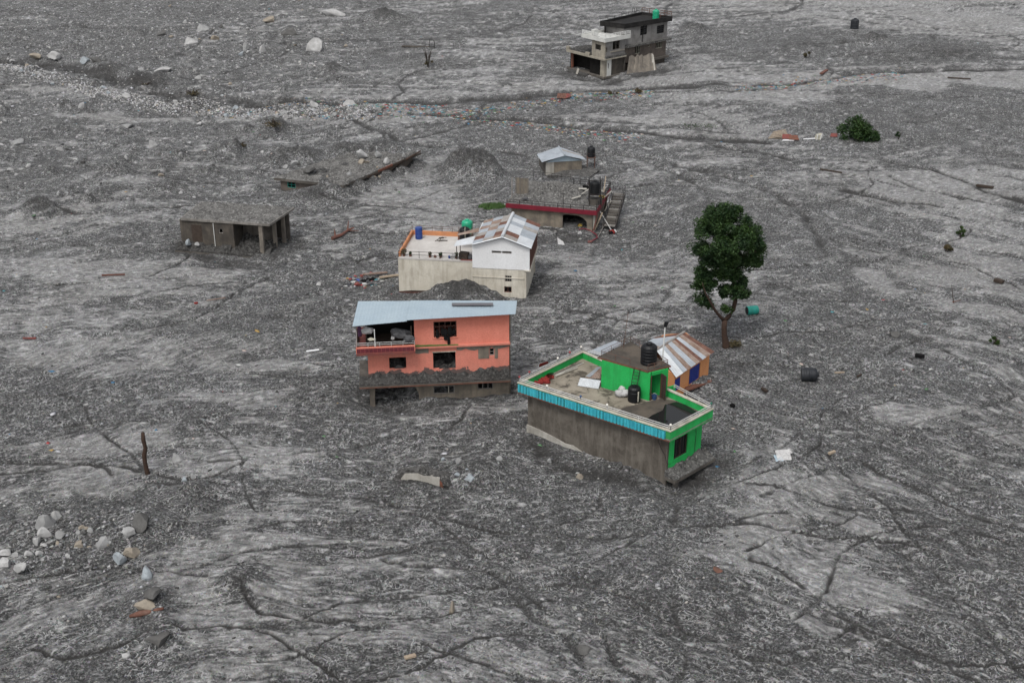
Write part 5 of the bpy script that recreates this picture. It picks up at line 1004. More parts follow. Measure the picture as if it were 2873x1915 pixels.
# ================================================================== roof of a buried house
def buried_house():
    z = 1.35; Q = [G(c6(*q), z) for q in ((982, 318), (1600, 385), (2275, 92), (1640, 110))]
    T = thing('buried_house', 'buried house showing only its mud-laden roof slab and one small window', 'house', (Q[0].x, Q[0].y, 0))
    MB().quad(Q, z - .25, z).build('roof_slab', 'concrete_dark', T)
    W = outline(Q, .4); F, L_ = edge_frame(W[0], W[1]); wn = F.rect(c6, 1102, 350, 1172, 402)
    wn = (max(.3, wn[0]), wn[1], wn[2], min(wn[3], z - .35)); MB().wall(F, 0, L_, -1.2, z - .252, 0, .2, [wn]).build('front_wall', 'far_brick', T); window(T, F, wn, .03, 'tank_teal', 2, 2, 0, None, 'window', .05)
    for k in (1, 2, 3):
        Fk, Lk = edge_frame(W[k], W[(k + 1) % 4]); MB().wall(Fk, .21, Lk - .21 * (k == 3), -1.2, z - .252, 0, .2).build('wall', 'far_brick', T)
    Fr, Lr = edge_frame(Q[1], Q[2])
    for k_, (u0, u1, dz, mt) in enumerate(((.30, .47, -.12, 'dark_wood'), (.44, .62, .02, 'rust_trim'), (.63, .78, -.04, 'dark_wood'), (.76, 1.01, .05, 'concrete_dark'))):
        yb = -.1 - .03 * k_; P = Fr.p; za, zb = z - .22 + dz, z + .05 + dz; e_ = (-.09, .05, .07, -.05)[k_]
        MB().hexa([P(Lr * u0, yb, za), P(Lr * u1, yb - .06, za + e_), P(Lr * u1, -.003, za + e_), P(Lr * u0, -.003, za)], [P(Lr * u0, yb, zb), P(Lr * u1, yb - .06, zb + e_), P(Lr * u1, -.003, zb + e_), P(Lr * u0, -.003, zb)]).build('fascia_board', mt, T)
    n_ = 40; I = outline(Q, .02); w_ = n_ + 1; vv = []
    for j in range(w_):
        for i in range(w_):
            u, v = i / n_, j / n_; p = Vector(I[0]).lerp(Vector(I[1]), u).lerp(Vector(I[3]).lerp(Vector(I[2]), u), v)
            vv.append((p.x, p.y, z + .004 + max(0, .2 + .3 * float(perlin(p.x * .8, p.y * .8, 3)) + .1 * float(perlin(p.x * 2.5, p.y * 2.5, 5))) * (.15 if i in (0, n_) or j in (0, n_) else 1)))
    tag(MB().add(vv, [(j * w_ + i, j * w_ + i + 1, (j + 1) * w_ + i + 1, (j + 1) * w_ + i) for j in range(n_) for i in range(n_)]).build('roof_mud', 'mud_roof'), 'rubble and mud lying on the roof slab of the buried house', None, None, 'stuff')
buried_house()

# ================================================================== far house
def far_house():
    O = G(c5(880, 1412)); F = Frame(O, R(40)); P = F.p          # x runs right and back, y runs left and back
    T = thing('far_house', 'wrecked three-storey house with white balcony and black flat roof in the distance', 'house', O)
    Fy = F.sub(0, 0, 0, R(-90))                                  # plane of the left face: local x = -y
    MB().box(F, -.3, 4.6, -.3, 8.6, -.3, 0).build('base_slab', 'concrete_dark', T)
    # ground storey
    MB().box(F, 0, .55, 0, .9, .002, 2.6).build('corner_pier', 'far_cream', T)
    do = F.rect(c5, 918, 1165, 970, 1265); MB().wall(F, .553, 1.5, .002, 2.6, .0, .2, [(max(.75, do[0]), min(1.3, do[1]), do[2], do[3])]).build('door_wall', 'far_white', T)
    MB().box(F, 1.503, 4.3, .25, .45, .002, 2.6).build('ground_wall', 'ruin_wall', T)
    MB().box(F, .35, .55, .903, 3.6, .002, 2.6).build('partition', 'room_shade', T); MB().box(F, 1.6, 1.8, 3.6, 8.2, .002, 2.6).build('ground_wall', 'room_shade', T)
    MB().box(F, .1, .4, 7.4, 7.7, .002, 2.6).build('column', 'rust_trim', T); MB().box(F, .4, 1.6, 8.0, 8.2, .002, 2.6).build('end_wall', 'room_shade', T); MB().box(F, 4.3, 4.5, 0, 8.2, .002, 2.6).build('rear_wall', 'concrete_dark', T)
    MB().box(F, -.45, 4.4, -.35, 8.3, 2.6, 2.82).build('floor_slab', 'far_cream', T)
    MB().box(F, -.45, -.1, 7.7, 8.35, 2.823, 3.5).build('parapet_stub', 'far_cream', T); MB().box(F, -.45, -.25, 3.1, 7.69, 2.823, 3.0).build('low_parapet', 'far_cream', T); MB().box(F, -.45, -.2, 3.0, 3.9, 3.002, 3.3).build('parapet_stub', 'far_cream', T)
    hp = heap(F, -.2, 4.2, 3.1, 8.1, lambda u, v: (2.825, .3), 16, 16, 44); tag(hp.build('mud_drift', 'mud_dark'), 'mud lying on the side terrace of the far house', None, None, 'stuff')
    # middle storey of the wing
    wl = Fy.rect(c5, 715, 815, 822, 922); wl = (max(-2.6, wl[0]), wl[1], wl[2], wl[3])
    MB().wall(Fy, -2.9, -.003, 2.823, 5.4, .0, .2, [wl]).build('wing_wall', 'far_cream', T); window(T, Fy, wl, .06, 'frame_grey', 1, 1, 0, None)
    wa, wb = F.rect(c5, 890, 868, 942, 975), F.rect(c5, 1040, 750, 1172, 912); wb = (wb[0], min(3.9, wb[1]), wb[2], min(5.3, wb[3])); wa = (max(.05, wa[0]), wa[1], wa[2], wa[3])
    MB().wall(F, .203, 4.3, 2.823, 5.4, .0, .2, [wa, wb]).build('wing_wall', 'far_grey', T); window(T, F, wb, .08, 'frame_grey', 2, 1, 0, None); window(T, F, wa, .08, 'frame_grey', 1, 1, 0, None)
    MB().box(F, .0, 4.4, -.35, -.003, 2.83, 3.15).build('sill_band', 'mud_coated', T); MB().box(F, 1.2, 4.2, -.1, -.003, 3.6, 3.75).build('window_ledge', 'far_cream', T)
    MB().box(F, .2, 4.3, 2.7, 2.9, 2.823, 5.4).build('wing_rear', 'far_cream', T)
    # white balcony
    MB().box(F, -.4, 5.1, -.4, 4.9, 5.4, 5.62).build('balcony_slab', 'far_white', T)
    for x0, x1, y0, y1 in ((-.4, 5.1, -.4, -.25), (-.4, -.25, -.247, 4.9), (-.247, 5.1, 4.75, 4.9)): MB().box(F, x0, x1, y0, y1, 5.622, 6.0).build('balcony_parapet', 'far_white', T)
    for a, b2, n in ((P(-.32, -.32, 6), P(5.05, -.32, 6), 5), (P(-.32, -.32, 6), P(-.32, 4.8, 6), 5)): rail_run(T, [a, b2], (.2, .38, .56), 0, .58, n, 'white_rail', .035)
    MB().box(F, -.2, .7, 2.3, 2.9, 5.622, 6.9).build('stair_head', 'far_white', T)
    # main block
    y0 = .5; a = F.st(c5(1270, 850), y0); b2 = F.st(c5(2085, 728), y0); c_ = F.st(c5(1270, 500), y0); d_ = F.st(c5(2055, 398), y0)
    X0, X1 = 4.35, d_[0] - .1; zm = (a[1] + b2[1]) / 2; zr = (c_[1] + d_[1]) / 2; zl = zm - 2.85; DY = 4.4
    ws = [F.rect(c5, *q, y0) for q in ((1545, 475, 1668, 642), (1850, 465, 1978, 612))]; wm = [F.rect(c5, *q, y0) for q in ((1452, 840, 1548, 985), (1688, 825, 1725, 860), (1830, 772, 1950, 885))]
    MB().wall(F, X0, X1, zm + .302, zr - .002, y0, y0 + .2, ws).build('top_wall', 'far_grey', T); MB().wall(F, X0, X1 - .1, zl + .3, zm - .002, y0 + .02, y0 + .22, wm).build('middle_wall', 'far_brick', T)
    for o in ws: window(T, F, o, y0 + .05, 'dark_rail', 2, 4, 0, 'glass_dark', 'window', .06)
    for o, k in zip(wm, (3, 1, 4)): window(T, F, o, y0 + .08, 'cream_trim', k, 1, 0, None, 'window', .06)
    MB().box(F, X0, X1 + .35, y0 - .75, y0 + DY, zm, zm + .3).build('floor_slab', 'mud_coated', T)
    MB().box(F, X0 + 2.0, X1 + .2, y0 - .5, y0 + DY, zl, zl + .298).build('floor_slab', 'concrete_dark', T); MB().box(F, X0, X1 - .2, y0 + .05, y0 + .25, -1, zl - .002).build('ground_wall', 'ruin_wall', T)
    for x in (X0, X1 - .2): MB().box(F, x, x + .2, y0 + .223, y0 + DY - .2, zm + .302, zr - .002).build('side_wall', 'far_grey', T); MB().box(F, x, x + .18, y0 + .243, y0 + DY - .2, zl + .3, zm - .002).build('side_wall', 'far_brick', T)
    MB().box(F, X0, X1, y0 + DY - .197, y0 + DY, -1, zr - .002).build('rear_wall', 'far_grey', T)
    Q = [G(c5(*q), zr + .75) for q in ((805, 388), (1262, 440), (2135, 300), (1575, 218))]
    MB().quad(Q, zr, zr + .28).build('roof_slab', 'far_black', T); O4 = outline(Q, .0); I4 = outline(Q, .18)
    for k in range(4): MB().quad([O4[k], O4[(k + 1) % 4], I4[(k + 1) % 4], I4[k]], zr + .282, zr + .74).build('roof_parapet', 'far_black', T)
    MB().quad(I4, zr + .283, zr + .33).build('roof_deck', 'far_black', T)
    top = [Vector((p.x, p.y, zr + .74)) for p in outline(Q, .08)]
    rail_run(T, [top[3], top[2]], (.35, .7), 0, .72, 4, 'rust_rail', .05); rail_run(T, [top[0], top[3]], (.35,), 0, .4, 6, 'dark_rail', .03); rail_run(T, [top[2], top[1].lerp(top[2], .75)], (.35, .7), 0, .72, 1, 'rust_rail', .03)
    for k in range(3): p = top[0].lerp(top[3], .75 + .05 * k); MB().tube([p, p + Vector((.1, 0, .95))], .04, 5).build('bar_stub', 'dark_rail', T)
    # pillar under the overhang of the roof at left
    for q in (G(c5(900, 600), 5.62), G(c5(1170, 610), 5.62)): MB().tube([q, Vector((q.x, q.y, zr - .002))], .12, 8).build('roof_post', 'dark_rail', T)
    MB().tube([P(X0 + 4.2, y0 - .06, zm + .32), P(X0 + 4.4, y0 - .06, zr - .05)], .06, 6).build('down_pipe', 'far_black', T)
    tank(G(c5(1828, 352), zr + .34), 1.08, 1.55, 'tank_green', 'bright green tank on the black roof of the far house', 'plastic water tanks')
    p = F.p(2.9, 1.6, 5.622); oc = G(c5(1080, 605), 5.63); tag(lumpy(oc + Vector((0, 0, .62)), .28, .22, .72, 170, 12, 10, .3).build('orange_bundle', 'cloth_orange'), 'upright bright orange bundle on the white balcony', 'bundle')
    # torn wall leaning out, posts
    q = [c5(1290, 1360), c5(1830, 1290), c5(1760, 985), c5(1340, 1040)]
    b0, b1 = GT(q[0]), GT(q[1]); t0 = F.p(F.st(q[3], y0 - .6)[0], y0 - .6, F.st(q[3], y0 - .6)[1]); t1 = F.p(F.st(q[2], y0 - .6)[0], y0 - .6, F.st(q[2], y0 - .6)[1])
    W = thing('fallen_wall', 'torn plaster wall panel leaning out from the far house', 'wall', b0); n_ = 12; vv = []; nm = Vector((.35, .35, .1))
    bs = [b0.lerp(b1, i / n_) + Vector((0, 0, -.2)) for i in range(n_ + 1)]; ts = [t0.lerp(t1, i / n_) + Vector((0, 0, .7 * float(perlin(i * .7, 1.3, 3)))) for i in range(n_ + 1)]
    vv = bs + ts + [v + nm * .5 for v in bs] + [v + nm * .5 for v in ts]; k = n_ + 1
    MB().add(vv, [(i, i + 1, k + i + 1, k + i) for i in range(n_)] + [(2 * k + i, 3 * k + i, 3 * k + i + 1, 2 * k + i + 1) for i in range(n_)] + [(k + i, k + i + 1, 3 * k + i + 1, 3 * k + i) for i in range(n_)] + [(0, k, 3 * k, 2 * k), (n_, 2 * k + n_, 3 * k + n_, k + n_)]).build('wall_panel', 'bare_plaster', W)
    MB().hexa([GT(c5(1790, 1290)) + Vector(v) for v in ((-.25, -.2, -.2), (.25, -.2, -.2), (.25, .1, -.2), (-.25, .1, -.2))], [t1 + Vector(v) for v in ((-.1, -.25, .1), (.25, -.25, -.2), (.25, .0, -.2), (-.1, .0, .1))]).build('broken_pier', 'concrete_pale', W)
    tag(MB().slab([GT(c5(*q_), .25) for q_ in ((360, 1375), (395, 1390), (430, 1300), (400, 1270))], .06).build('pale_board', 'concrete_pale'), 'small pale board standing in mud before the far house', 'board')
    MB().hexa([P(-.3, 3, -.28), P(-.3, 8.5, -.28), P(-1.4, 8.9, -.35), P(-1.3, 3, -.35)][::-1], [P(-.3, 3, -.02), P(-.3, 8.5, -.02), P(-1.4, 8.9, -.12), P(-1.3, 3, -.12)][::-1]).build('apron', 'mud_dark', T)
far_house()
# ================================================================== tree
def tree():
    base = GT(V(1667, 797)); c7 = crop(1900, 540, 3.41); F = Frame(base, 0)
    def K(x, y, d=0.0): a, z = F.st(c7(x, y), d); return F.p(a, d, z)
    T = thing('standing_tree', 'lone tall tree with dense dark green crown and forked trunk right of centre', 'tree', base)
    tr = MB(); b0 = base + Vector((0, 0, -.5))
    tr.tube([b0, base + Vector((.02, 0, .25)), K(452, 1380), K(448, 1290), K(455, 1215)], [.42, .33, .25, .23, .24], 10)
    tr.tube([K(450, 1225), K(500, 1180, .1), K(535, 1125, .2), K(555, 1040, .2), K(545, 900, .1), K(535, 760, 0), K(515, 600, -.2), K(490, 430, -.1), K(480, 300, 0)], [.2, .2, .19, .19, .17, .15, .12, .08, .04], 8)
    tr.tube([K(450, 1225), K(410, 1185, -.2), K(365, 1130, -.5), K(320, 1050, -.8), K(270, 960, -1), K(240, 860, -1.1)], [.17, .14, .12, .09, .06, .03], 7)
    rg = random.Random(12)
    for x0, y0, d0, x1, y1, d1 in ((552, 950, .1, 640, 930, -.5), (552, 1040, .2, 470, 1000, .6), (540, 820, .05, 400, 760, 1), (538, 780, 0, 300, 700, -1.2), (535, 760, 0, 700, 640, .8), (520, 640, -.2, 330, 500, 1.2), (515, 600, -.2, 680, 480, -1.4), (500, 480, -.1, 380, 330, -1), (495, 450, -.1, 620, 320, 1.1), (530, 720, 0, 760, 560, -.6), (520, 640, -.2, 240, 560, .4)):
        a, b2 = K(x0, y0, d0), K(x1, y1, d1); mid = a.lerp(b2, .5) + Vector((rg.uniform(-.2, .2), rg.uniform(-.2, .2), .25)); tr.tube([a, mid, b2], [.09, .06, .025], 6)
    tr.build('trunk', 'bark', T, True)
    cl = []
    def sphere(n, cx, cy, rx, ry, dd, r0, r1, cnt):
        for _ in range(n):
            while True:
                u, v = rg.uniform(-1, 1), rg.uniform(-1, 1)
                if u * u + v * v < 1: break
            cl.append((cx + u * rx, cy + v * ry, rg.uniform(-1, 1) * dd * math.sqrt(1 - u * u - v * v) , rg.uniform(r0, r1), cnt))
    sphere(74, 470, 450, 300, 290, 2.7, .5, .95, 220); sphere(14, 420, 210, 150, 70, 1.3, .5, .8, 170); sphere(9, 740, 520, 70, 110, 1.0, .45, .7, 150); sphere(10, 500, 660, 200, 80, 1.4, .5, .8, 170)
    sphere(16, 265, 920, 95, 140, 1.0, .45, .7, 120); sphere(12, 590, 960, 75, 65, .9, .4, .65, 150); sphere(5, 455, 940, 45, 45, .6, .4, .5, 130); sphere(4, 480, 1085, 40, 40, .4, .35, .45, 70); sphere(3, 330, 1060, 50, 30, .5, .35, .45, 80); sphere(3, 215, 850, 40, 60, .5, .35, .45, 70)
    sphere(10, 400, 790, 130, 50, 1.2, .4, .65, 130); sphere(8, 590, 830, 70, 60, .8, .35, .6, 110); sphere(26, 470, 450, 350, 340, 2.0, .3, .5, 80); sphere(6, 320, 850, 60, 50, .8, .35, .55, 90)
    sphere(16, 400, 735, 220, 85, 1.6, .4, .7, 150); sphere(8, 240, 800, 60, 60, .8, .4, .6, 120); sphere(8, 700, 640, 110, 60, 1.2, .35, .6, 120)
    mb = MB()
    for x, y, d, r, cnt in cl: leaves(mb, K(x, y, d), (r, r, r * .8), int(cnt * 1.25), rg, .135)
    for x, y in ((140, 890), (835, 520), (800, 680), (165, 540), (400, 120)): leaves(mb, K(x, y), (.25, .25, .25), 28, rg, .15)
    mb.build('crown', 'leaf_tree', T)
    bb = MB(); leaves(bb, base + Vector((.7, .1, .25)), (.7, .4, .35), 220, rg, .13); tag(bb.build('dry_brush', 'leaf_dry'), 'low brown dry brush at the foot of the standing tree', 'brush')
tree()
def shrub(px, w_, h_, label, mat, n, seed, sticks=4, name='shrub', lf=.14, lean=0.0, cat='shrub'):
    b = GT(px); rg = random.Random(seed); dist = (b - CAMP).length; W = w_ * 1.2215 * dist / FOC; H = h_ * 1.2215 * dist / FOC / .95
    T = thing(name, label, cat, b); st_ = MB()
    for k in range(sticks):
        a = rg.uniform(0, 6.28); e = b + Vector((math.cos(a) * W * .35 + lean, math.sin(a) * W * .25, H * rg.uniform(.6, 1))); st_.tube([b + Vector((0, 0, -.2)), b.lerp(e, .5) + Vector((0, 0, .1 * H)), e], [.05, .035, .012], 5)
    st_.build('stem', 'bark_grey', T)
    if n:
        mb = MB()
        for k in range(max(4, n // 90)):
            dx = max(-.42, min(.42, rg.gauss(0, .2))); c = b + Vector((dx * W + lean * .5, rg.gauss(0, .13) * W, H * rg.uniform(.12, .8) * (1 - 1.7 * abs(dx + .08)) + .1)); r = W * rg.uniform(.08, .17); leaves(mb, c, (r, r, min(r, H * .3)), 90, rg, lf)
        mb.build('foliage', mat, T)
    return T
shrub(V(1972, 322), 88, 58, 'large dark green uprooted bush in the grey mud at upper right', 'leaf_tree', 4600, 1, 7, 'uprooted_bush', .2)
shrub(V(2007, 324), 40, 34, 'lower right lobe of dark foliage against the uprooted bush', 'leaf_tree', 800, 21, 3, 'uprooted_bush', .18)
shrub(V(2063, 320), 18, 18, 'small green shrub just right of the uprooted bush', 'leaf_shrub', 220, 2)
shrub(V(2206, 545), 28, 26, 'rounded green shrub near the right edge, above the muddy hollow', 'leaf_shrub', 700, 3)
shrub(V(2174, 578), 34, 16, 'flat brownish shrub below the rounded one at right', 'leaf_dry', 500, 4)
shrub(V(2283, 793), 26, 24, 'lone green tuft by the right edge of the photo', 'leaf_shrub', 600, 5)
shrub(V(1856, 133), 26, 18, 'scrubby green-brown shrub left of the far dark mound', 'leaf_dry', 400, 6)
shrub(V(983, 155), 28, 50, 'bare dead bush with brown twigs at upper centre', 'leaf_dry', 260, 7, 16, 'dead_bush', .1)
shrub(V(1465, 216), 26, 14, 'small dark bush beside the debris line below the far house', 'leaf_dry', 300, 8)
shrub(V(1408, 216), 20, 10, 'reddish low bush in the debris line', 'leaf_dry', 200, 9)
def grass_patch():
    c = G(c4(210, 965), .25); rg = random.Random(3); mb = MB()
    for _ in range(1500):
        u, v = rg.uniform(-1, 1), rg.uniform(-1, 1)
        if u * u + v * v > 1: continue
        p = Vector((c.x + u * 1.5 + v * .2, c.y + v * .75, 0)); p.z = ht(p.x, p.y); h = rg.uniform(.2, .45); d = Vector((rg.uniform(-.12, .12), rg.uniform(-.12, .12), h)); s = Vector((rg.uniform(-.05, .05), rg.uniform(-.05, .05), 0))
        mb.add([p - s, p + s, p + d], [(0, 1, 2)])
    tag(mb.build('grass', 'grass_bright'), 'bright green grass patch left of the red-edged house', None, None, 'stuff')
    mb = MB(); c = GT(q3(130, 865))
    for _ in range(170):
        u, v = rg.uniform(-1, 1), rg.uniform(-1, 1); p = Vector((c.x + u * 2.2, c.y + v * .9, 0)); p.z = ht(p.x, p.y); h = rg.uniform(.1, .25); d = Vector((rg.uniform(-.12, .12), rg.uniform(-.12, .12), h)); s = Vector((rg.uniform(-.06, .06), .02, 0)); mb.add([p - s, p + s, p + d], [(0, 1, 2)])
    tag(mb.build('grass', 'leaf_shrub'), 'faint strip of green grass above the debris pile at right', None, None, 'stuff')
grass_patch()

# ================================================================== boulders
def rock_mesh(seed):
    rg = random.Random(seed); me = bpy.data.meshes.new('boulder'); import bmesh
    bm = bmesh.new(); bmesh.ops.create_icosphere(bm, subdivisions=2, radius=1)
    planes = [(Vector((rg.gauss(0, 1), rg.gauss(0, 1), rg.gauss(0, 1))).normalized(), rg.uniform(.34, .72)) for _ in range(10)]
    for v in bm.verts:
        p = v.co.copy()
        for n, d in planes:
            e = p.dot(n) - d
            if e > 0: p -= n * e
        p *= 1 + .1 * float(perlin(p.x * 2 + seed, p.y * 2 + p.z, 5)); v.co = p
    bm.to_mesh(me); bm.free(); return me
_rocks = [rock_mesh(100 + k) for k in range(10)]; _rc = {}
def rock(px, w_, h_, mat, label, group=None, var=None, depth=.9, yaw=None, tilt=(0, 0), name='boulder', sink=.2, at=None):
    """boulder whose visible width and height are given in photo pixels"""
    rg = random.Random(hash((round(px[0]), round(px[1])))); b = at if at is not None else GT(px); s = (b - CAMP).length / FOC; W = w_ * s / 2; H = max(h_ * s / 2, W * .35)
    var = rg.randrange(10) if var is None else var; key = (var, mat)
    if key not in _rc: me_ = _rocks[var].copy(); me_.materials.append(M[mat]); _rc[key] = me_
    o = bpy.data.objects.new(name, _rc[key]); COL.objects.link(o); ORG[o.name] = b
    o.location = b + Vector((0, 0, H * (1 - 2 * sink) * .85)); o.scale = (W * 1.5, W * depth * 1.4, H * 1.5); o.rotation_euler = (tilt[0], tilt[1], rg.uniform(0, 6.28) if yaw is None else yaw)
    return tag(o, label, 'boulder', group)
def rq(c, x, y, w_, h_, mat, label, **k): return rock(c(x, y + h_ * .45), w_ / 2.45, h_ / 2.45, mat, label, **k)
P_, W_, B_, D_, T_ = 'stone_pale', 'stone_white', 'stone_blue', 'stone_dark', 'stone_tan'
for a in (
 (q1, 2285, 80, 150, 50, W_, 'long white boulder near the top edge, left of the big dark mound', dict(yaw=0, depth=.5)), (q1, 2160, 305, 105, 85, W_, 'pointed white boulder standing alone in the upper boulder field', dict()),
 (q1, 385, 385, 88, 55, W_, 'large curved white boulder at the head of the stony channel', dict(yaw=0)), (q1, 1395, 188, 95, 42, P_, 'flat pale boulder above the upper white cluster', dict(yaw=0)),
 (q1, 1480, 250, 62, 46, T_, 'rounded brownish boulder right of the upper white cluster', dict()), (q1, 1310, 276, 90, 40, W_, 'broad white boulder in the middle of the upper cluster', dict(yaw=0)), (q1, 1352, 272, 36, 36, P_, 'small upright stone on the right of the broad white one', dict()),
 (q1, 1690, 315, 40, 66, P_, 'narrow pale slab leaning right in the upper field', dict(tilt=(0, .5))), (q1, 1805, 330, 52, 52, W_, 'white split boulder right of the leaning slab', dict()), (q1, 1660, 365, 36, 36, B_, 'small bluish stone below the leaning slab', dict()),
 (q1, 590, 412, 58, 38, B_, 'blue-grey boulder on the channel bank', dict()), (q1, 662, 405, 62, 44, D_, 'dark grey boulder beside the blue-grey one on the bank', dict()), (q1, 240, 382, 60, 30, T_, 'tan boulder left of the curved white one', dict()),
 (q1, 870, 650, 62, 44, W_, 'white boulder in the lower bend of the stony channel', dict()), (q1, 2155, 712, 62, 38, W_, 'white boulder in the channel below the middle mound', dict()), (q1, 130, 970, 85, 45, P_, 'pale boulder near the left edge in the boulder field', dict()), (q1, 8, 990, 60, 34, W_, 'white boulder cut by the left edge', dict()),
 (q1, 1050, 982, 66, 46, P_, 'grey boulder half sunk in the middle of the left field', dict()), (q1, 420, 1025, 48, 26, P_, 'flat pale stone left of the sunk grey boulder', dict()), (q1, 197, 1135, 32, 38, W_, 'small upright white stone at left', dict()), (q1, 520, 1112, 34, 32, P_, 'small pale stone above a dark hummock at left', dict()),
 (q1, 870, 860, 100, 30, P_, 'long flat pale boulder in the left middle field', dict(yaw=0)), (q1, 565, 715, 50, 70, P_, 'pale slab leaning out of a small mound below the channel', dict(tilt=(0, .6), depth=.5)), (q1, 1370, 846, 36, 22, W_, 'small bright oval stone in the left middle field', dict()),
 (q1, 1850, 130, 82, 42, T_, 'tan boulder below the top edge, left of the white boulder pair', dict()), (q1, 1115, 226, 64, 32, D_, 'dark brown boulder left of the upper white cluster', dict()), (q1, 1990, 215, 92, 50, D_, 'dark mud-covered boulder above the pointed white one', dict()), (q1, 1125, 485, 95, 22, W_, 'flat white stone lying right of the channel fork', dict(yaw=0)),
 (q1, 1365, 530, 44, 22, P_, 'small flat stone above the yellow silt line', dict()), (q1, 975, 470, 44, 26, P_, 'pale stone at the channel fork', dict()), (q1, 868, 1078, 20, 26, W_, 'tiny pointed white stone in the left field', dict()), (q1, 75, 1162, 36, 18, W_, 'tiny flat white stone by the left edge', dict()), (q1, 1110, 1195, 46, 30, T_, 'small tan stone above the concrete house', dict()),
 (q2, 955, 572, 28, 22, W_, 'bright white round stone left of the far house debris line', dict()), (q2, 50, 700, 95, 60, W_, 'large white boulder in the middle of the debris channel', dict()), (q2, 440, 505, 30, 18, P_, 'little pale stone below the dead bush', dict()), (q2, 780, 1145, 30, 44, P_, 'pale stone stuck in the side of the domed mud heap', dict(sink=-.6)),
 (q6, 315, 440, 110, 115, P_, 'big cracked grey-white boulder topping the foreground rock cluster', dict(sink=.25)), (q6, 385, 415, 56, 62, W_, 'white block leaning on the big cracked boulder', dict()), (q6, 320, 525, 82, 74, W_, 'chalky white boulder below the big cracked one', dict()), (q6, 255, 570, 62, 84, W_, 'tall angular white boulder in the foreground cluster', dict()), (q6, 408, 545, 62, 52, P_, 'round pale boulder right of the chalky white one', dict()),
 (q6, 40, 728, 86, 84, W_, 'cube-shaped white boulder at the lower left edge', dict(var=3)), (q6, 155, 755, 66, 140, W_, 'long slanted white block pointing up right in the lower left corner', dict(yaw=.9, tilt=(.9, .2), depth=.9, sink=.1)), (q6, 45, 665, 80, 40, W_, 'flat white boulder above the cube-shaped one', dict()), (q6, 108, 680, 56, 24, P_, 'low pale slab right of the flat white boulder', dict()), (q6, 202, 672, 48, 34, W_, 'small white stone above the slanted block', dict()),
 (q6, 535, 606, 76, 40, T_, 'cream oval boulder in the middle of the rock cluster', dict()), (q6, 300, 612, 42, 28, W_, 'small white stone under the tall angular boulder', dict()), (q6, 276, 668, 46, 32, W_, 'small bright stone right of the slanted block', dict()), (q6, 458, 685, 30, 22, W_, 'tiny white pebble-like boulder at the cluster edge', dict()),
 (q6, 985, 440, 115, 105, D_, 'large dark round boulder in the left foreground', dict(sink=.2)), (q6, 895, 512, 92, 84, P_, 'grey boulder tucked under the large dark round one', dict()), (q6, 712, 588, 76, 66, P_, 'grey boulder in the gap left of the blue-grey pair', dict()), (q6, 830, 705, 95, 80, B_, 'smooth blue-grey boulder in the left foreground', dict()), (q6, 900, 655, 105, 66, T_, 'tan boulder backing the smooth blue-grey one', dict()), (q6, 628, 516, 40, 36, P_, 'small grey stone left of the dark round boulder', dict()),
 (q6, 1012, 798, 80, 76, B_, 'pale bluish boulder alone above the layered rock', dict()), (q6, 995, 1015, 125, 70, T_, 'layered tan rock capped with mud above the driftwood log', dict(yaw=.1, depth=.7)), (q6, 1045, 935, 120, 90, D_, 'dark mud lump behind the layered tan rock', dict()), (q6, 872, 1364, 52, 26, W_, 'small cream stone near the lower left rill', dict()), (q6, 1330, 140, 44, 40, P_, 'grey stone right of the wooden post', dict()), (q6, 1268, 166, 38, 34, B_, 'bluish stone by the rill near the wooden post', dict()), (q6, 1215, 12, 76, 52, P_, 'pale hollow boulder right of the wooden post top', dict()),
 (q6, 1110, 1230, 150, 110, D_, 'mud-coated boulder in the lower left foreground', dict(sink=.3)), (q7, 805, 36, 66, 46, P_, 'tilted grey slab on the foreground mud heap', dict(tilt=(.3, .4))), (q7, 790, 128, 40, 26, B_, 'small bluish stone below the tilted slab', dict()), (q7, 885, 148, 70, 56, B_, 'blue-white boulder in front of the foreground mud heap', dict()), (q7, 1632, 140, 46, 44, T_, 'tan stone before the side wall of the green house', dict()), (q7, 1420, 32, 36, 36, P_, 'small pale stone near the side wall of the green house', dict()), (q7, 1090, 14, 50, 40, P_, 'pale stone above the tilted slab', dict()), (q7, 755, 1040, 50, 110, T_, 'narrow pale rock in the centre foreground', dict()), (q7, 1650, 1330, 90, 60, D_, 'muddy lump near the bottom edge', dict()),
 (q4, 1945, 80, 28, 22, W_, 'white stone right of the concrete house porch', dict()), (q4, 1820, 110, 30, 28, P_, 'stone at the foot of the porch column', dict()), (q4, 592, 1212, 32, 24, W_, 'small bright white stone left of the wooden post', dict()), (q4, 2190, 378, 30, 22, W_, 'small pale stone right of the trash heap', dict()),
 (q5, 2330, 830, 30, 20, W_, 'tiny white stone by the right edge', dict()), (q5, 1470, 715, 70, 46, D_, 'grey lump beside the pale mud flat at right', dict()), (q8, 240, 785, 60, 30, 'rust_trim', 'rusty red stone in the right foreground', dict())):
    rq(*a[:-1], **a[-1])
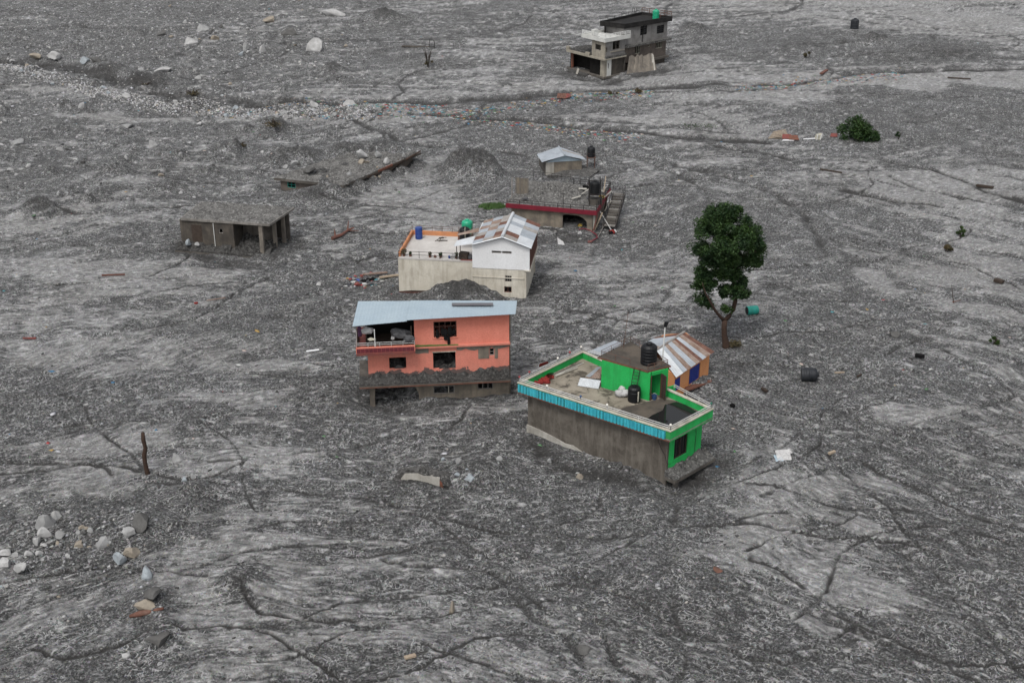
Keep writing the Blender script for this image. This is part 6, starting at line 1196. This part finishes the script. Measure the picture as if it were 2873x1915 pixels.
# stones resting on roofs and ledges
for x, y, w_, h_, z, mat, lb in ((1755, 95, 100, 80, 1.75, W_, 'tall white boulder on the roof of the buried house'), (1915, 112, 80, 52, 1.7, P_, 'pale boulder right of the tall white one on the buried roof'), (1985, 160, 52, 44, 1.6, W_, 'round white stone near the edge of the buried roof'), (1660, 272, 44, 40, 1.6, P_, 'pale stone at the near edge of the buried roof'), (1290, 240, 120, 75, 1.7, D_, 'dark wedge-shaped rock on the left of the buried roof'), (1170, 185, 60, 45, 1.6, P_, 'pale stone behind the dark wedge-shaped rock'), (1760, 168, 55, 40, 1.55, T_, 'tan stone below the tall white one on the buried roof'), (1815, 172, 50, 30, 1.55, T_, 'flat tan stone in the middle of the buried roof'), (2140, 118, 36, 44, 1.5, P_, 'upright stone at the far corner of the buried roof'), (1085, 215, 46, 34, 1.55, P_, 'grey stone at the left end of the buried roof')):
    rock(c6(x, y + h_ * .4), w_ / 3.18, h_ / 3.18, mat, lb, at=G(c6(x, y + h_ * .4), z), sink=.1)
for x, y, w_, h_, mat, lb in ((215, 885, 52, 46, B_, 'round blue-grey stone on the ledge of the concrete house'), (300, 905, 38, 34, W_, 'white oval stone right of the blue-grey one on the ledge')):
    a, z = FG.st(c6(x, y), -.5); rock(c6(x, y), w_ / 3.18, h_ / 3.18, mat, lb, at=FG.p(a, -.5, z - .2), sink=.1)
CN = {W_: 'white', P_: 'grey', B_: 'bluish', T_: 'tan', D_: 'dark'}
def lesser(px, s, k, mat, where, group): return rock(px, s, s * k, mat, CN[mat] + ' ' + where, CN[mat] + ' ' + group)
# lesser boulders, one object each
rg = random.Random(77)
def along(pl):
    i = rg.randrange(len(pl) - 1); t_ = rg.random(); return (pl[i][0] + (pl[i + 1][0] - pl[i][0]) * t_, pl[i][1] + (pl[i + 1][1] - pl[i][1]) * t_)
chan = [(0, 150), (60, 165), (130, 185), (230, 215), (330, 238), (420, 248), (520, 256), (640, 262), (760, 258), (860, 262)]
for k in range(46):
    x, y = along(chan); s = rg.uniform(6, 15); lesser(V(x, y + rg.gauss(0, 9)), s, rg.uniform(.5, .8), rg.choice((W_, P_, P_, B_, T_)), 'stone in the crowded stony channel at upper left', 'stones along the upper left channel')
for k in range(40):
    x, y = rg.uniform(380, 830), abs(rg.gauss(75, 45)); s = rg.uniform(5, 13); lesser(V(x, y), s, rg.uniform(.5, .9), rg.choice((W_, P_, D_, P_, T_)), 'stone scattered through the boulder field along the top left', 'stones of the upper boulder field')
for k in range(36):
    x, y = rg.uniform(0, 620), rg.uniform(270, 470); s = rg.uniform(5, 12) * (1.3 - x / 1200); lesser(V(x, y), s, rg.uniform(.5, .9), rg.choice((W_, P_, D_, P_, D_)), 'stone scattered between the stony channel and the concrete house', 'stones of the left field')
for k in range(24):
    x, y = rg.gauss(120, 70), rg.gauss(1240, 45); s = rg.uniform(7, 17); lesser(V(abs(x), y), s, rg.uniform(.5, .9), rg.choice((W_, P_, P_, T_, D_)), 'stone strewn among the white boulders at lower left', 'small stones of the foreground cluster')
for k in range(16):
    x, y = rg.uniform(640, 930), rg.uniform(352, 420); p = G(V(x, y), 1.5); s = rg.uniform(5, 11)
    if k < 8: lesser(V(1100 + rg.gauss(0, 50), 1075 + rg.gauss(0, 12)), s, .7, rg.choice((P_, D_, B_)), 'stone on the mud heap below the green house wall', 'stones on the foreground heap')
    else: lesser(V(x, y + 35), s, .7, rg.choice((P_, D_, T_)), 'stone on the mud slope below the buried roof', 'stones below the buried roof')

# ================================================================== scattered stones and litter that nobody could count
def scatter(name, label, pts, sizes, cols, flat=False, mat=None, seed=1):
    n = len(pts); r = np.random.RandomState(seed)
    base = np.array([(1, 0, 0), (0, 1, 0), (-1, 0, 0), (0, -1, 0), (.1, .1, .75), (0, 0, -.6)]); fc = np.array([(0, 1, 4), (1, 2, 4), (2, 3, 4), (3, 0, 4), (1, 0, 5), (2, 1, 5), (3, 2, 5), (0, 3, 5)])
    v = np.repeat(base[None], n, 0) * r.uniform(.55, 1.25, (n, 6, 1)); a = r.uniform(0, 6.28, n); c_, s_ = np.cos(a)[:, None], np.sin(a)[:, None]
    sc = np.stack([sizes * r.uniform(.7, 1.5, n), sizes * r.uniform(.6, 1.1, n), sizes * (.12 if flat else 1) * r.uniform(.5, 1, n)], 1)[:, None]
    v = v * sc; v = np.stack([v[..., 0] * c_ - v[..., 1] * s_, v[..., 0] * s_ + v[..., 1] * c_, v[..., 2]], -1)
    z = hts(pts[:, 0], pts[:, 1]); v = v + np.stack([pts[:, 0], pts[:, 1], z + sizes * .1], 1)[:, None]
    f = (fc[None] + (np.arange(n) * 6)[:, None, None]).reshape(-1, 3)
    me_ = bpy.data.meshes.new(name); me_.vertices.add(n * 6); me_.vertices.foreach_set('co', v.reshape(-1).astype(np.float32)); nf = len(f)
    me_.loops.add(nf * 3); me_.loops.foreach_set('vertex_index', f.reshape(-1).astype(np.int32)); me_.polygons.add(nf); me_.polygons.foreach_set('loop_start', np.arange(0, nf * 3, 3, dtype=np.int32))
    at_ = me_.attributes.new('tint', 'FLOAT_COLOR', 'POINT'); at_.data.foreach_set('color', np.concatenate([np.repeat(cols, 6, 0), np.ones((n * 6, 1))], 1).reshape(-1).astype(np.float32))
    me_.update(); me_.validate(); o = bpy.data.objects.new(name, me_); COL.objects.link(o); me_.materials.append(M[mat or 'tinted_stone']); return tag(o, label, None, None, 'stuff')
m, t, b, N, L = node_mat('tinted_stone'); a_ = N('ShaderNodeAttribute'); a_.attribute_name = 'tint'; pos = N('ShaderNodeNewGeometry').outputs['Position']
L(mixc(t, ramp(t, noise(t, pos, 12, 3), [(.4, 0), (.7, .5)]), a_.outputs['Color'], (.09, .087, .083)), b.inputs['Base Color']); b.inputs['Roughness'].default_value = .9; b.inputs['Specular IOR Level'].default_value = .2
r = np.random.RandomState(4)
def fld(n, fx, fy): return np.array([G(V(x, y)).to_2d()[:] for x, y in zip(fx(n), fy(n))])
def grey(n, lo, hi): g = r.uniform(0, 1, n) ** 1.7 * (hi - lo) + lo; return np.stack([g * r.uniform(.96, 1.06, n), g, g * r.uniform(.92, 1.06, n)], 1)
ch = np.array(chan, float)
def cx_(n): i = r.randint(0, len(ch) - 1, n); t_ = r.rand(n); return ch[i] + (ch[i + 1] - ch[i]) * t_[:, None]
n = 9500; q = cx_(n); pts = np.array([G(V(x, y + d)).to_2d()[:] for (x, y), d in zip(q, r.normal(0, 7, n))]); scatter('channel_rubble', 'pale rubble filling the stony channel at upper left', pts, r.uniform(.07, .3, n) ** 1.15, grey(n, .06, .52), seed=2)
n = 22000; pts = np.stack([r.uniform(-42, 44, n) , np.zeros(n)], 1); dd = r.uniform(9.5, 41, n); pts[:, 1] = CAMH / np.tan(np.radians(dd)); pts[:, 0] = r.uniform(-.47, .47, n) * (pts[:, 1] * .95 + 18)
gm = terrain(pts[:, 0], pts[:, 1], False)[1]; keep = r.rand(n) < (1.1 - gm * .85) * np.clip(fbm(pts[:, 0] / 12, pts[:, 1] / 12, 2, 91) + .65, .08, 1); pts = pts[keep]; n = len(pts)
scatter('gravel', 'loose grey stones strewn all over the valley floor', pts, (.03 + .13 * r.rand(n) ** 3) * (1 + .004 * pts[:, 1]), grey(n, .025, .34), seed=3)
n = 9500; pts = fld(n, lambda n: r.uniform(0, 850, n), lambda n: np.abs(r.normal(40, 150, n)) + 5); scatter('field_stones', 'loose stones of the boulder field at upper left', pts, .05 + .24 * r.rand(n) ** 3, grey(n, .035, .5), seed=4)
n = 800; pts = fld(n, lambda n: np.abs(r.normal(150, 110, n)), lambda n: r.normal(1250, 55, n)); scatter('cluster_stones', 'small loose stones between the boulders at lower left', pts, .04 + .16 * r.rand(n) ** 3, grey(n, .04, .38), seed=5)
lit = [(600, 245), (720, 238), (860, 246), (960, 250), (1060, 262), (1180, 244), (1300, 226), (1420, 218), (1500, 212)]; lit2 = [(1690, 205), (1790, 200), (1860, 190), (1960, 182), (2080, 172)]; lit3 = [(900, 258), (1100, 275), (1250, 292), (1350, 305), (1480, 318)]; lit4 = [(480, 262), (620, 262), (800, 268), (960, 264)]
pal = np.array([(.6, .6, .58), (.06, .2, .35), (.4, .05, .05), (.1, .35, .4), (.45, .3, .1), (.5, .5, .52), (.05, .05, .06), (.35, .35, .33), (.12, .25, .12), (.55, .45, .4)])
pp = []
for pl, k in ((lit, 1500), (lit2, 1000), (lit3, 700), (lit4, 600)):
    pl = np.array(pl, float); i = r.randint(0, len(pl) - 1, k); t_ = r.rand(k)[:, None]; e = pl[i] + (pl[i + 1] - pl[i]) * t_; pp += [G(V(x, y + d)).to_2d()[:] for (x, y), d in zip(e, r.normal(0, 5.5 if pl is not lit2 else 4, k))]
pp += [G(V(x, y)).to_2d()[:] for x, y in zip(r.normal(840, 28, 90), r.normal(645, 7, 90))]
pp += [G(V(x, y)).to_2d()[:] for x, y in zip(r.uniform(0, 2352, 260), r.uniform(20, 1100, 260))]
pp = np.array(pp); n = len(pp); scatter('litter', 'scattered bright plastic and household litter along the debris lines', pp, .09 + .27 * r.rand(n) ** 2.4, .85 * pal[r.randint(0, len(pal), n)], True, None, 6)
# ================================================================== single pieces of debris
def plank(a, b2, w_, h_, name, mat, label, cat='plank', lift=.08):
    a, b2 = GT(a, lift), GT(b2, lift); d = (b2 - a).normalized(); s = d.cross(Vector((0, 0, 1))).normalized() * w_ / 2; u = Vector((0, 0, h_))
    return tag(MB().hexa([a - s, b2 - s, b2 + s, a + s][::-1], [a - s + u, b2 - s * .9 + u, b2 + s * .9 + u, a + s + u][::-1]).build(name, mat), label, cat)
def stick(pts, r_, name, mat, label, cat, lift=.05): return tag(MB().tube([GT(p, lift + dz) for p, dz in pts], r_, 7).build(name, mat, None, True), label, cat)
b0 = GT(V(339, 1088)); F = Frame(b0)
pts = [F.p(F.st(V(x, y))[0], 0, F.st(V(x, y))[1]) for x, y in ((338, 1084), (333, 1062), (331, 1045), (334, 1028), (329, 1010), (328, 993))]; pts = [b0 + Vector((0, 0, -.4))] + pts
tag(MB().tube(pts, [.2, .18, .16, .17, .15, .16, .13], 8).build('wooden_post', 'bark', None, True), 'weathered upright wooden post standing in mud at left', 'post')
stick([(q6(895, 1118), .05), (q6(960, 1108), .12), (q6(1050, 1092), .12), (q6(1125, 1068), .1)], [.1, .2, .17, .08], 'driftwood_log', 'tin_rust', 'red-brown driftwood log below the layered tan rock', 'log')
# beige slab in the foreground
q = [GT(q7(*p)) for p in ((400, 168), (665, 208), (665, 165), (430, 135))]; B0 = G(q7(405, 160)); a0 = GT(q7(405, 172)); a1 = GT(q7(668, 210)); F = edge_frame(a0, a1)[0]; F = Frame(a0, math.atan2(a1.y - a0.y, a1.x - a0.x)); L_ = (a1 - a0).length
T = thing('buried_slab', 'beige plastered slab edge poking out of the foreground mud', 'slab', a0)
MB().prism(F, [(-.1, -.5), (L_, -.5), (L_ + .02, .45), (L_ * .8, .55), (L_ * .6, .5), (L_ * .45, .66), (L_ * .25, .6), (.3, .55), (.02, .15)], 0, .14).build('slab_face', 'concrete_pale', T)
MB().prism(F, [(L_ + .01, -.5), (L_ + .3, -.5), (L_ + .2, .1), (L_ + .02, .3)], .0, .3).build('broken_end', 'rust_trim', T)
tag(heap(F, -.6, L_ + .7, .03, 2.0, lambda u, v: (-.15, .1 + .82 * (1 - v) ** .8 * math.sin(math.pi * min(1, max(0, u))) ** .6), 24, 12, 55).build('mud_drift', 'mud_coated'), 'mud heaped on top of the beige slab in the foreground', None, None, 'stuff')
# tanks on the ground
p = GT(V(1856, 872)); d_ = (p - CAMP).length; ax = Matrix.Rotation(R(84), 3, 'Y').to_4x4(); Tn = tank(p + Vector((-.6, 0, .5)), 1.12, 1.38, 'tank_dusty', 'dusty black tank lying on its side in the mud right of the green house', 'plastic water tanks', Matrix.Rotation(R(-8), 3, 'Z') @ Matrix.Rotation(R(86), 3, 'Y'), 'fallen_tank')
p = GT(V(1727, 720)); Tn = thing('teal_drum', 'open teal plastic drum lying on the mud right of the tree', 'drum', p); Mx = Matrix.Translation(p + Vector((-.5, -.12, .34))) @ (Matrix.Rotation(R(14), 3, 'Z') @ Matrix.Rotation(R(90), 3, 'Y')).to_4x4()
MB().lathe(Mx, [(.36, .03), (.38, 0), (.4, .02), (.4, .3), (.42, .34), (.4, .38), (.4, .75), (.42, .79), (.4, .83), (.39, 1.0), (.33, 1.05)], 20).build('drum_body', 'tank_teal', Tn); MB().lathe(Mx, [(.335, -.012), (.335, -.004)], 16).build('drum_mouth_shade', 'tank_black', Tn)  # black disc paints the dark inside of the open end
p = GT(q3(1185, 200)); Tn = tank(p, 1.5, 1.9, 'tank_dusty', 'far grey-blue tank standing alone near the top right', 'plastic water tanks', None, 'far_tank', 3)
# crumpled plastic sheet
p = GT(V(1800, 1052)); T = thing('plastic_sheet', 'crumpled translucent white sheet in mud right of the green house', 'sheet', p); F = Frame(p, R(8))
for i, (x0, x1, y0, y1, z0, z1) in enumerate(((-.6, .45, -.45, .3, .12, .55), (-.2, .7, .1, .75, .35, .3), (-.75, -.1, -.6, .1, .06, .3))):
    n = 8; vv = [F.p(x0 + (x1 - x0) * i_ / n, y0 + (y1 - y0) * j / n, z0 + (z1 - z0) * j / n + .09 * float(perlin(i_ * .9 + i * 9, j * .9, 3))) for j in range(n + 1) for i_ in range(n + 1)]; vv += [v - Vector((0, 0, .02)) for v in vv]; k = (n + 1) ** 2
    fs = [(j * (n + 1) + i_, j * (n + 1) + i_ + 1, (j + 1) * (n + 1) + i_ + 1, (j + 1) * (n + 1) + i_) for j in range(n) for i_ in range(n)]; MB().add(vv, fs + [tuple(k + a for a in f[::-1]) for f in fs]).build('fold', 'cloth_white' if i != 2 else 'tin_blue', T)
plank(V(704, 809), V(733, 805), .22, .05, 'white_board', 'white_paint', 'long thin white board lying left of the pink house', 'board')
T = thing('dead_branch', 'forked rust-brown branch lying left of the blue barrel terrace', 'branch', GT(V(785, 545)))
MB().tube([GT(c6(1500, 870), .2), GT(c6(1590, 840), .25), GT(c6(1650, 800), .3), GT(c6(1700, 790), .4)], [.2, .16, .12, .05], 7).build('limb', 'red_wood', T); MB().tube([GT(c6(1640, 800), .3), GT(c6(1650, 770), .9)], [.1, .04], 6).build('twig', 'red_wood', T); MB().tube([GT(c6(1640, 805), .25), GT(c6(1740, 805), .25)], [.08, .03], 6).build('twig', 'red_wood', T); MB().tube([GT(c6(1530, 855), .2), GT(c6(1525, 835), .8)], [.12, .04], 6).build('twig', 'red_wood', T)
# pile of boards and red sheet at right
p = GT(q3(690, 965)); T = thing('board_pile', 'pile of pale boards with a red sheet left of the uprooted bush', 'debris pile', p)
for i in range(6): a, b2 = GT(q3(585 + 8 * i, 968 - 6 * i), .1 + .09 * i), GT(q3(735 - 5 * i, 948 - 5 * i), .12 + .09 * i); s = Vector((.02, .12, 0)); MB().hexa([a - s, b2 - s, b2 + s, a + s], [v + Vector((0, 0, .08)) for v in (a - s, b2 - s, b2 + s, a + s)]).build('board', 'pale_wood', T)
for i, (x, y, mt) in enumerate(((720, 955, 'maroon_edge'), (765, 962, 'rust_trim'))): c_ = GT(q3(x, y), .35); MB().slab([c_ + Vector(v) for v in ((-.7, -.5, -.15), (.7, -.4, -.2), (.6, .4, .15), (-.5, .4, .2))], .05).build('sheet', mt, T)
MB().hexa([GT(q3(690, 972), .05), GT(q3(770, 972), .05), GT(q3(775, 966), .05), GT(q3(695, 966), .05)], [GT(q3(690, 972), .15), GT(q3(770, 972), .15), GT(q3(775, 966), .15), GT(q3(695, 966), .15)]).build('board', 'white_paint', T)
p = GT(q3(905, 960)); T = thing('white_chair', 'white plastic chair wreck right of the board pile', 'chair', p); Fc = Frame(p, R(10))
MB().box(Fc, -1.4, .2, -.12, .1, .12, .2).build('slat', 'white_paint', T); MB().hexa([Fc.p(.2, -.3, .05), Fc.p(.9, -.3, .05), Fc.p(.9, .3, .05), Fc.p(.2, .3, .05)], [Fc.p(.35, -.3, .6), Fc.p(1.0, -.3, .75), Fc.p(1.0, .2, .8), Fc.p(.35, .2, .65)]).build('seat', 'cream_trim', T)
for x in (.3, .8): MB().tube([Fc.p(x, -.3, -.05), Fc.p(x + .1, -.3, .7)], .05, 5).build('leg', 'white_paint', T)
for i, (x, y, mt, lb) in enumerate(((1045, 940, 'maroon_edge', 'red scrap sheet at the left foot of the uprooted bush'), (1218, 955, 'maroon_edge', 'red scrap sheet in front of the uprooted bush'))):
    c_ = GT(q3(x, y)); tag(MB().slab([c_ + Vector(v) for v in ((-.6, -.2, .05), (.4, -.3, .1), (.5, .3, .4), (-.3, .4, .35))], .04).build('scrap_sheet', mt), lb, 'sheet')
c_ = GT(q2(1520, 672)); T = thing('rusty_sheet', 'folded rusty red roofing sheet in the debris line left of the far house', 'sheet', c_)
MB().corr(c_ + Vector((-1.0, -.6, .1)), c_ + Vector((.3, -.8, .08)), c_ + Vector((.5, .6, .5)), c_ + Vector((-.8, .9, .45)), .25, .03).build('fold', 'tin_rust', T); MB().corr(c_ + Vector((.3, -.8, .08)), c_ + Vector((1.1, -.3, .25)), c_ + Vector((1.1, .7, .4)), c_ + Vector((.5, .6, .52)), .25, .03).build('fold', 'maroon_edge', T)
plank(q3(2025, 1284), q3(2138, 1300), .35, .25, 'timber_beam', 'dark_wood', 'thick brown beam lying in a rill near the right edge', 'beam')
plank(q5(2150, 368), q5(2205, 385), .5, .3, 'broken_beam', 'dark_wood', 'short dark beam on the mud flat near the right edge', 'beam')
plank(q5(1602, 885), q5(1665, 895), .35, .25, 'broken_beam', 'cloth_black', 'short black beam in the rill right of the fallen tank', 'beam')
plank(q5(550, 1112), q5(585, 1135), .2, .2, 'wood_scrap', 'dark_wood', 'small dark wood scrap right of the green house', 'scrap')
tag(lumpy(GT(q5(348, 1226), .1), .22, .2, .18, 201, 10, 7, .4).build('black_bag', 'cloth_black'), 'small black bag in the mud by the corner of the green house', 'bag')
stick([(q5(1868, 515), 0), (q5(1855, 495), .5), (q5(1842, 465), 1.1)], [.05, .04, .02], 'bare_twig', 'bark_grey', 'thin forked twig sticking up in the right middle field', 'twig'); stick([(q5(1860, 514), .05), (q5(1915, 508), .15)], [.05, .03], 'bare_twig', 'red_wood', 'reddish twig lying at the foot of the upright twig', 'twig')
plank(q5(1205, 1030), q5(1232, 1015), .15, .15, 'wood_scrap', 'dark_wood', 'dark splinter right of the fallen tank', 'scrap'); plank(q5(1050, 1002), q5(1115, 998), .12, .1, 'pale_plank', 'pale_wood', 'pale plank lying right of the fallen tank', 'plank'); plank(q8(1010, 5), q8(1050, -12), .2, .15, 'wood_scrap', 'pale_wood', 'tan wood scrap right of the white sheet', 'scrap')
# planks and trash left of the white house
plank(V(833, 633), V(890, 628), .25, .12, 'orange_plank', 'tin_rust_light', 'reddish plank on the mud left of the white house', 'plank'); plank(V(872, 640), V(915, 634), .3, .12, 'pale_plank', 'pale_wood', 'pale plank nearest the cream wall of the white house', 'plank')
p = GT(V(830, 650)); T = thing('trash_heap', 'heap of red, white and blue household trash left of the white house', 'trash', p); rg = random.Random(8)
for i in range(16): lumpy(p + Vector((rg.gauss(0, .9), rg.gauss(0, .5), .12)), rg.uniform(.15, .45), rg.uniform(.12, .3), rg.uniform(.08, .2), 210 + i, 9, 6, .5).build('bag', rg.choice(('cloth_white', 'cloth_grey', 'barrel_blue', 'cloth_white', 'cloth_black', 'maroon_edge', 'cloth_grey')), T)
plank(q2(412, 326), q2(600, 332), .5, .25, 'long_beam', 'concrete_dark', 'long dark beam lying left of the dead bush', 'beam')
p = GT(q2(620, 330)); T = thing('twisted_bars', 'thin bent metal frame standing behind the dead bush', 'frame', p)
for pts in ([(598, 330, .1), (600, 300, 1.0), (605, 285, 1.6)], [(635, 330, .1), (636, 305, .9), (630, 292, 1.4)], [(600, 335, .2), (636, 330, .4)]): MB().tube([GT(q2(x, 335), 0) + Vector((0, 0, z)) for x, _, z in pts], .06, 5).build('bar', 'dark_rail', T)
plank(q3(955, 525), q3(995, 498), .5, .2, 'brown_board', 'red_wood', 'brown board standing out of the far right debris line', 'board', .3)
plank(q3(1825, 540), q3(1985, 550), .3, .15, 'long_plank', 'dark_wood', 'long thin plank on the bank of the far right rill', 'plank')
plank(q3(950, 1170), q3(1100, 1195), .2, .15, 'thin_pole', 'dark_wood', 'thin dark pole lying below the uprooted bush', 'pole')
plank(q4(1420, 505), q4(1550, 485), .1, .08, 'orange_strip', 'tin_rust_light', 'thin orange strip lying below the concrete house', 'strip'); tag(lumpy(GT(q4(1348, 520), .08), .2, .15, .12, 220, 9, 6, .4).build('pink_rag', 'cloth_red'), 'tiny red rag left of the orange strip', 'rag')
plank(q4(160, 765), q4(250, 765), .15, .12, 'red_stick', 'maroon_edge', 'dull red stick near the left edge, middle height', 'stick'); plank(q4(700, 332), q4(860, 326), .15, .12, 'brown_stick', 'red_wood', 'long brown stick below the concrete house at left', 'stick')
plank(q7(430, 1408), q7(505, 1388), .25, .12, 'pale_chip', 'pale_wood', 'small cream wood chip near the bottom centre', 'chip')
for i, (x, y, s, lb) in enumerate(((1880, 868, 1.4, 'dark tangle of roots on a hummock below the channel'), (1650, 1010, .9, 'stump-like dark mud pillar in the left field'), (1000, 600, 1.1, 'dark brush caught on the channel bank'), (1330, 655, 1.3, 'brown brush strewn along the channel bank'))):
    b_ = GT(q1(x, y)); T = thing('root_tangle', lb, 'roots', b_); rg = random.Random(i)
    for k in range(9): a = rg.uniform(0, 6.28); e = b_ + Vector((math.cos(a) * s, math.sin(a) * s * .6, rg.uniform(.1, .8) * s)); MB().tube([b_ + Vector((rg.uniform(-.3, .3), 0, -.1)), b_.lerp(e, .5) + Vector((0, 0, .25 * s)), e], [.09, .06, .02], 5).build('root', 'bark_grey', T)
    mb = MB(); leaves(mb, b_ + Vector((0, 0, .2 * s)), (s, s * .5, .3 * s), 160, rg, .16); mb.build('dead_leaves', 'leaf_dry', T)
for i, (x0, y0, z0, x1, y1, z1, lb) in enumerate(((1650, 370, .25, 1790, 300, .9, 'dark timber leaning on the near edge of the buried roof'), (1840, 262, .3, 1990, 250, .35, 'timber lying in mud below the buried roof edge'), (1890, 250, .2, 1905, 215, 1.5, 'short post leaning on the buried roof edge'), (2080, 200, .2, 2290, 75, 1.5, 'long rough log along the far end of the buried roof'), (2000, 215, .15, 2130, 130, 1.3, 'broken rafter propped against the buried roof'))):
    tag(MB().tube([G(c6(x0, y0), z0 + .6), G(c6((x0 + x1) / 2, (y0 + y1) / 2), (z0 + z1) / 2 + .6), G(c6(x1, y1), z1 + .25)], [.13, .12, .08], 6).build('loose_timber', ('dark_wood', 'bark', 'pale_wood', 'bark', 'dark_wood')[i]), lb, 'timber')
print('tris', sum(sum(len(p.vertices) - 2 for p in o.data.polygons) for o in bpy.data.objects if o.type == 'MESH' and o.name != 'ground'), 'objects', len(bpy.data.objects))
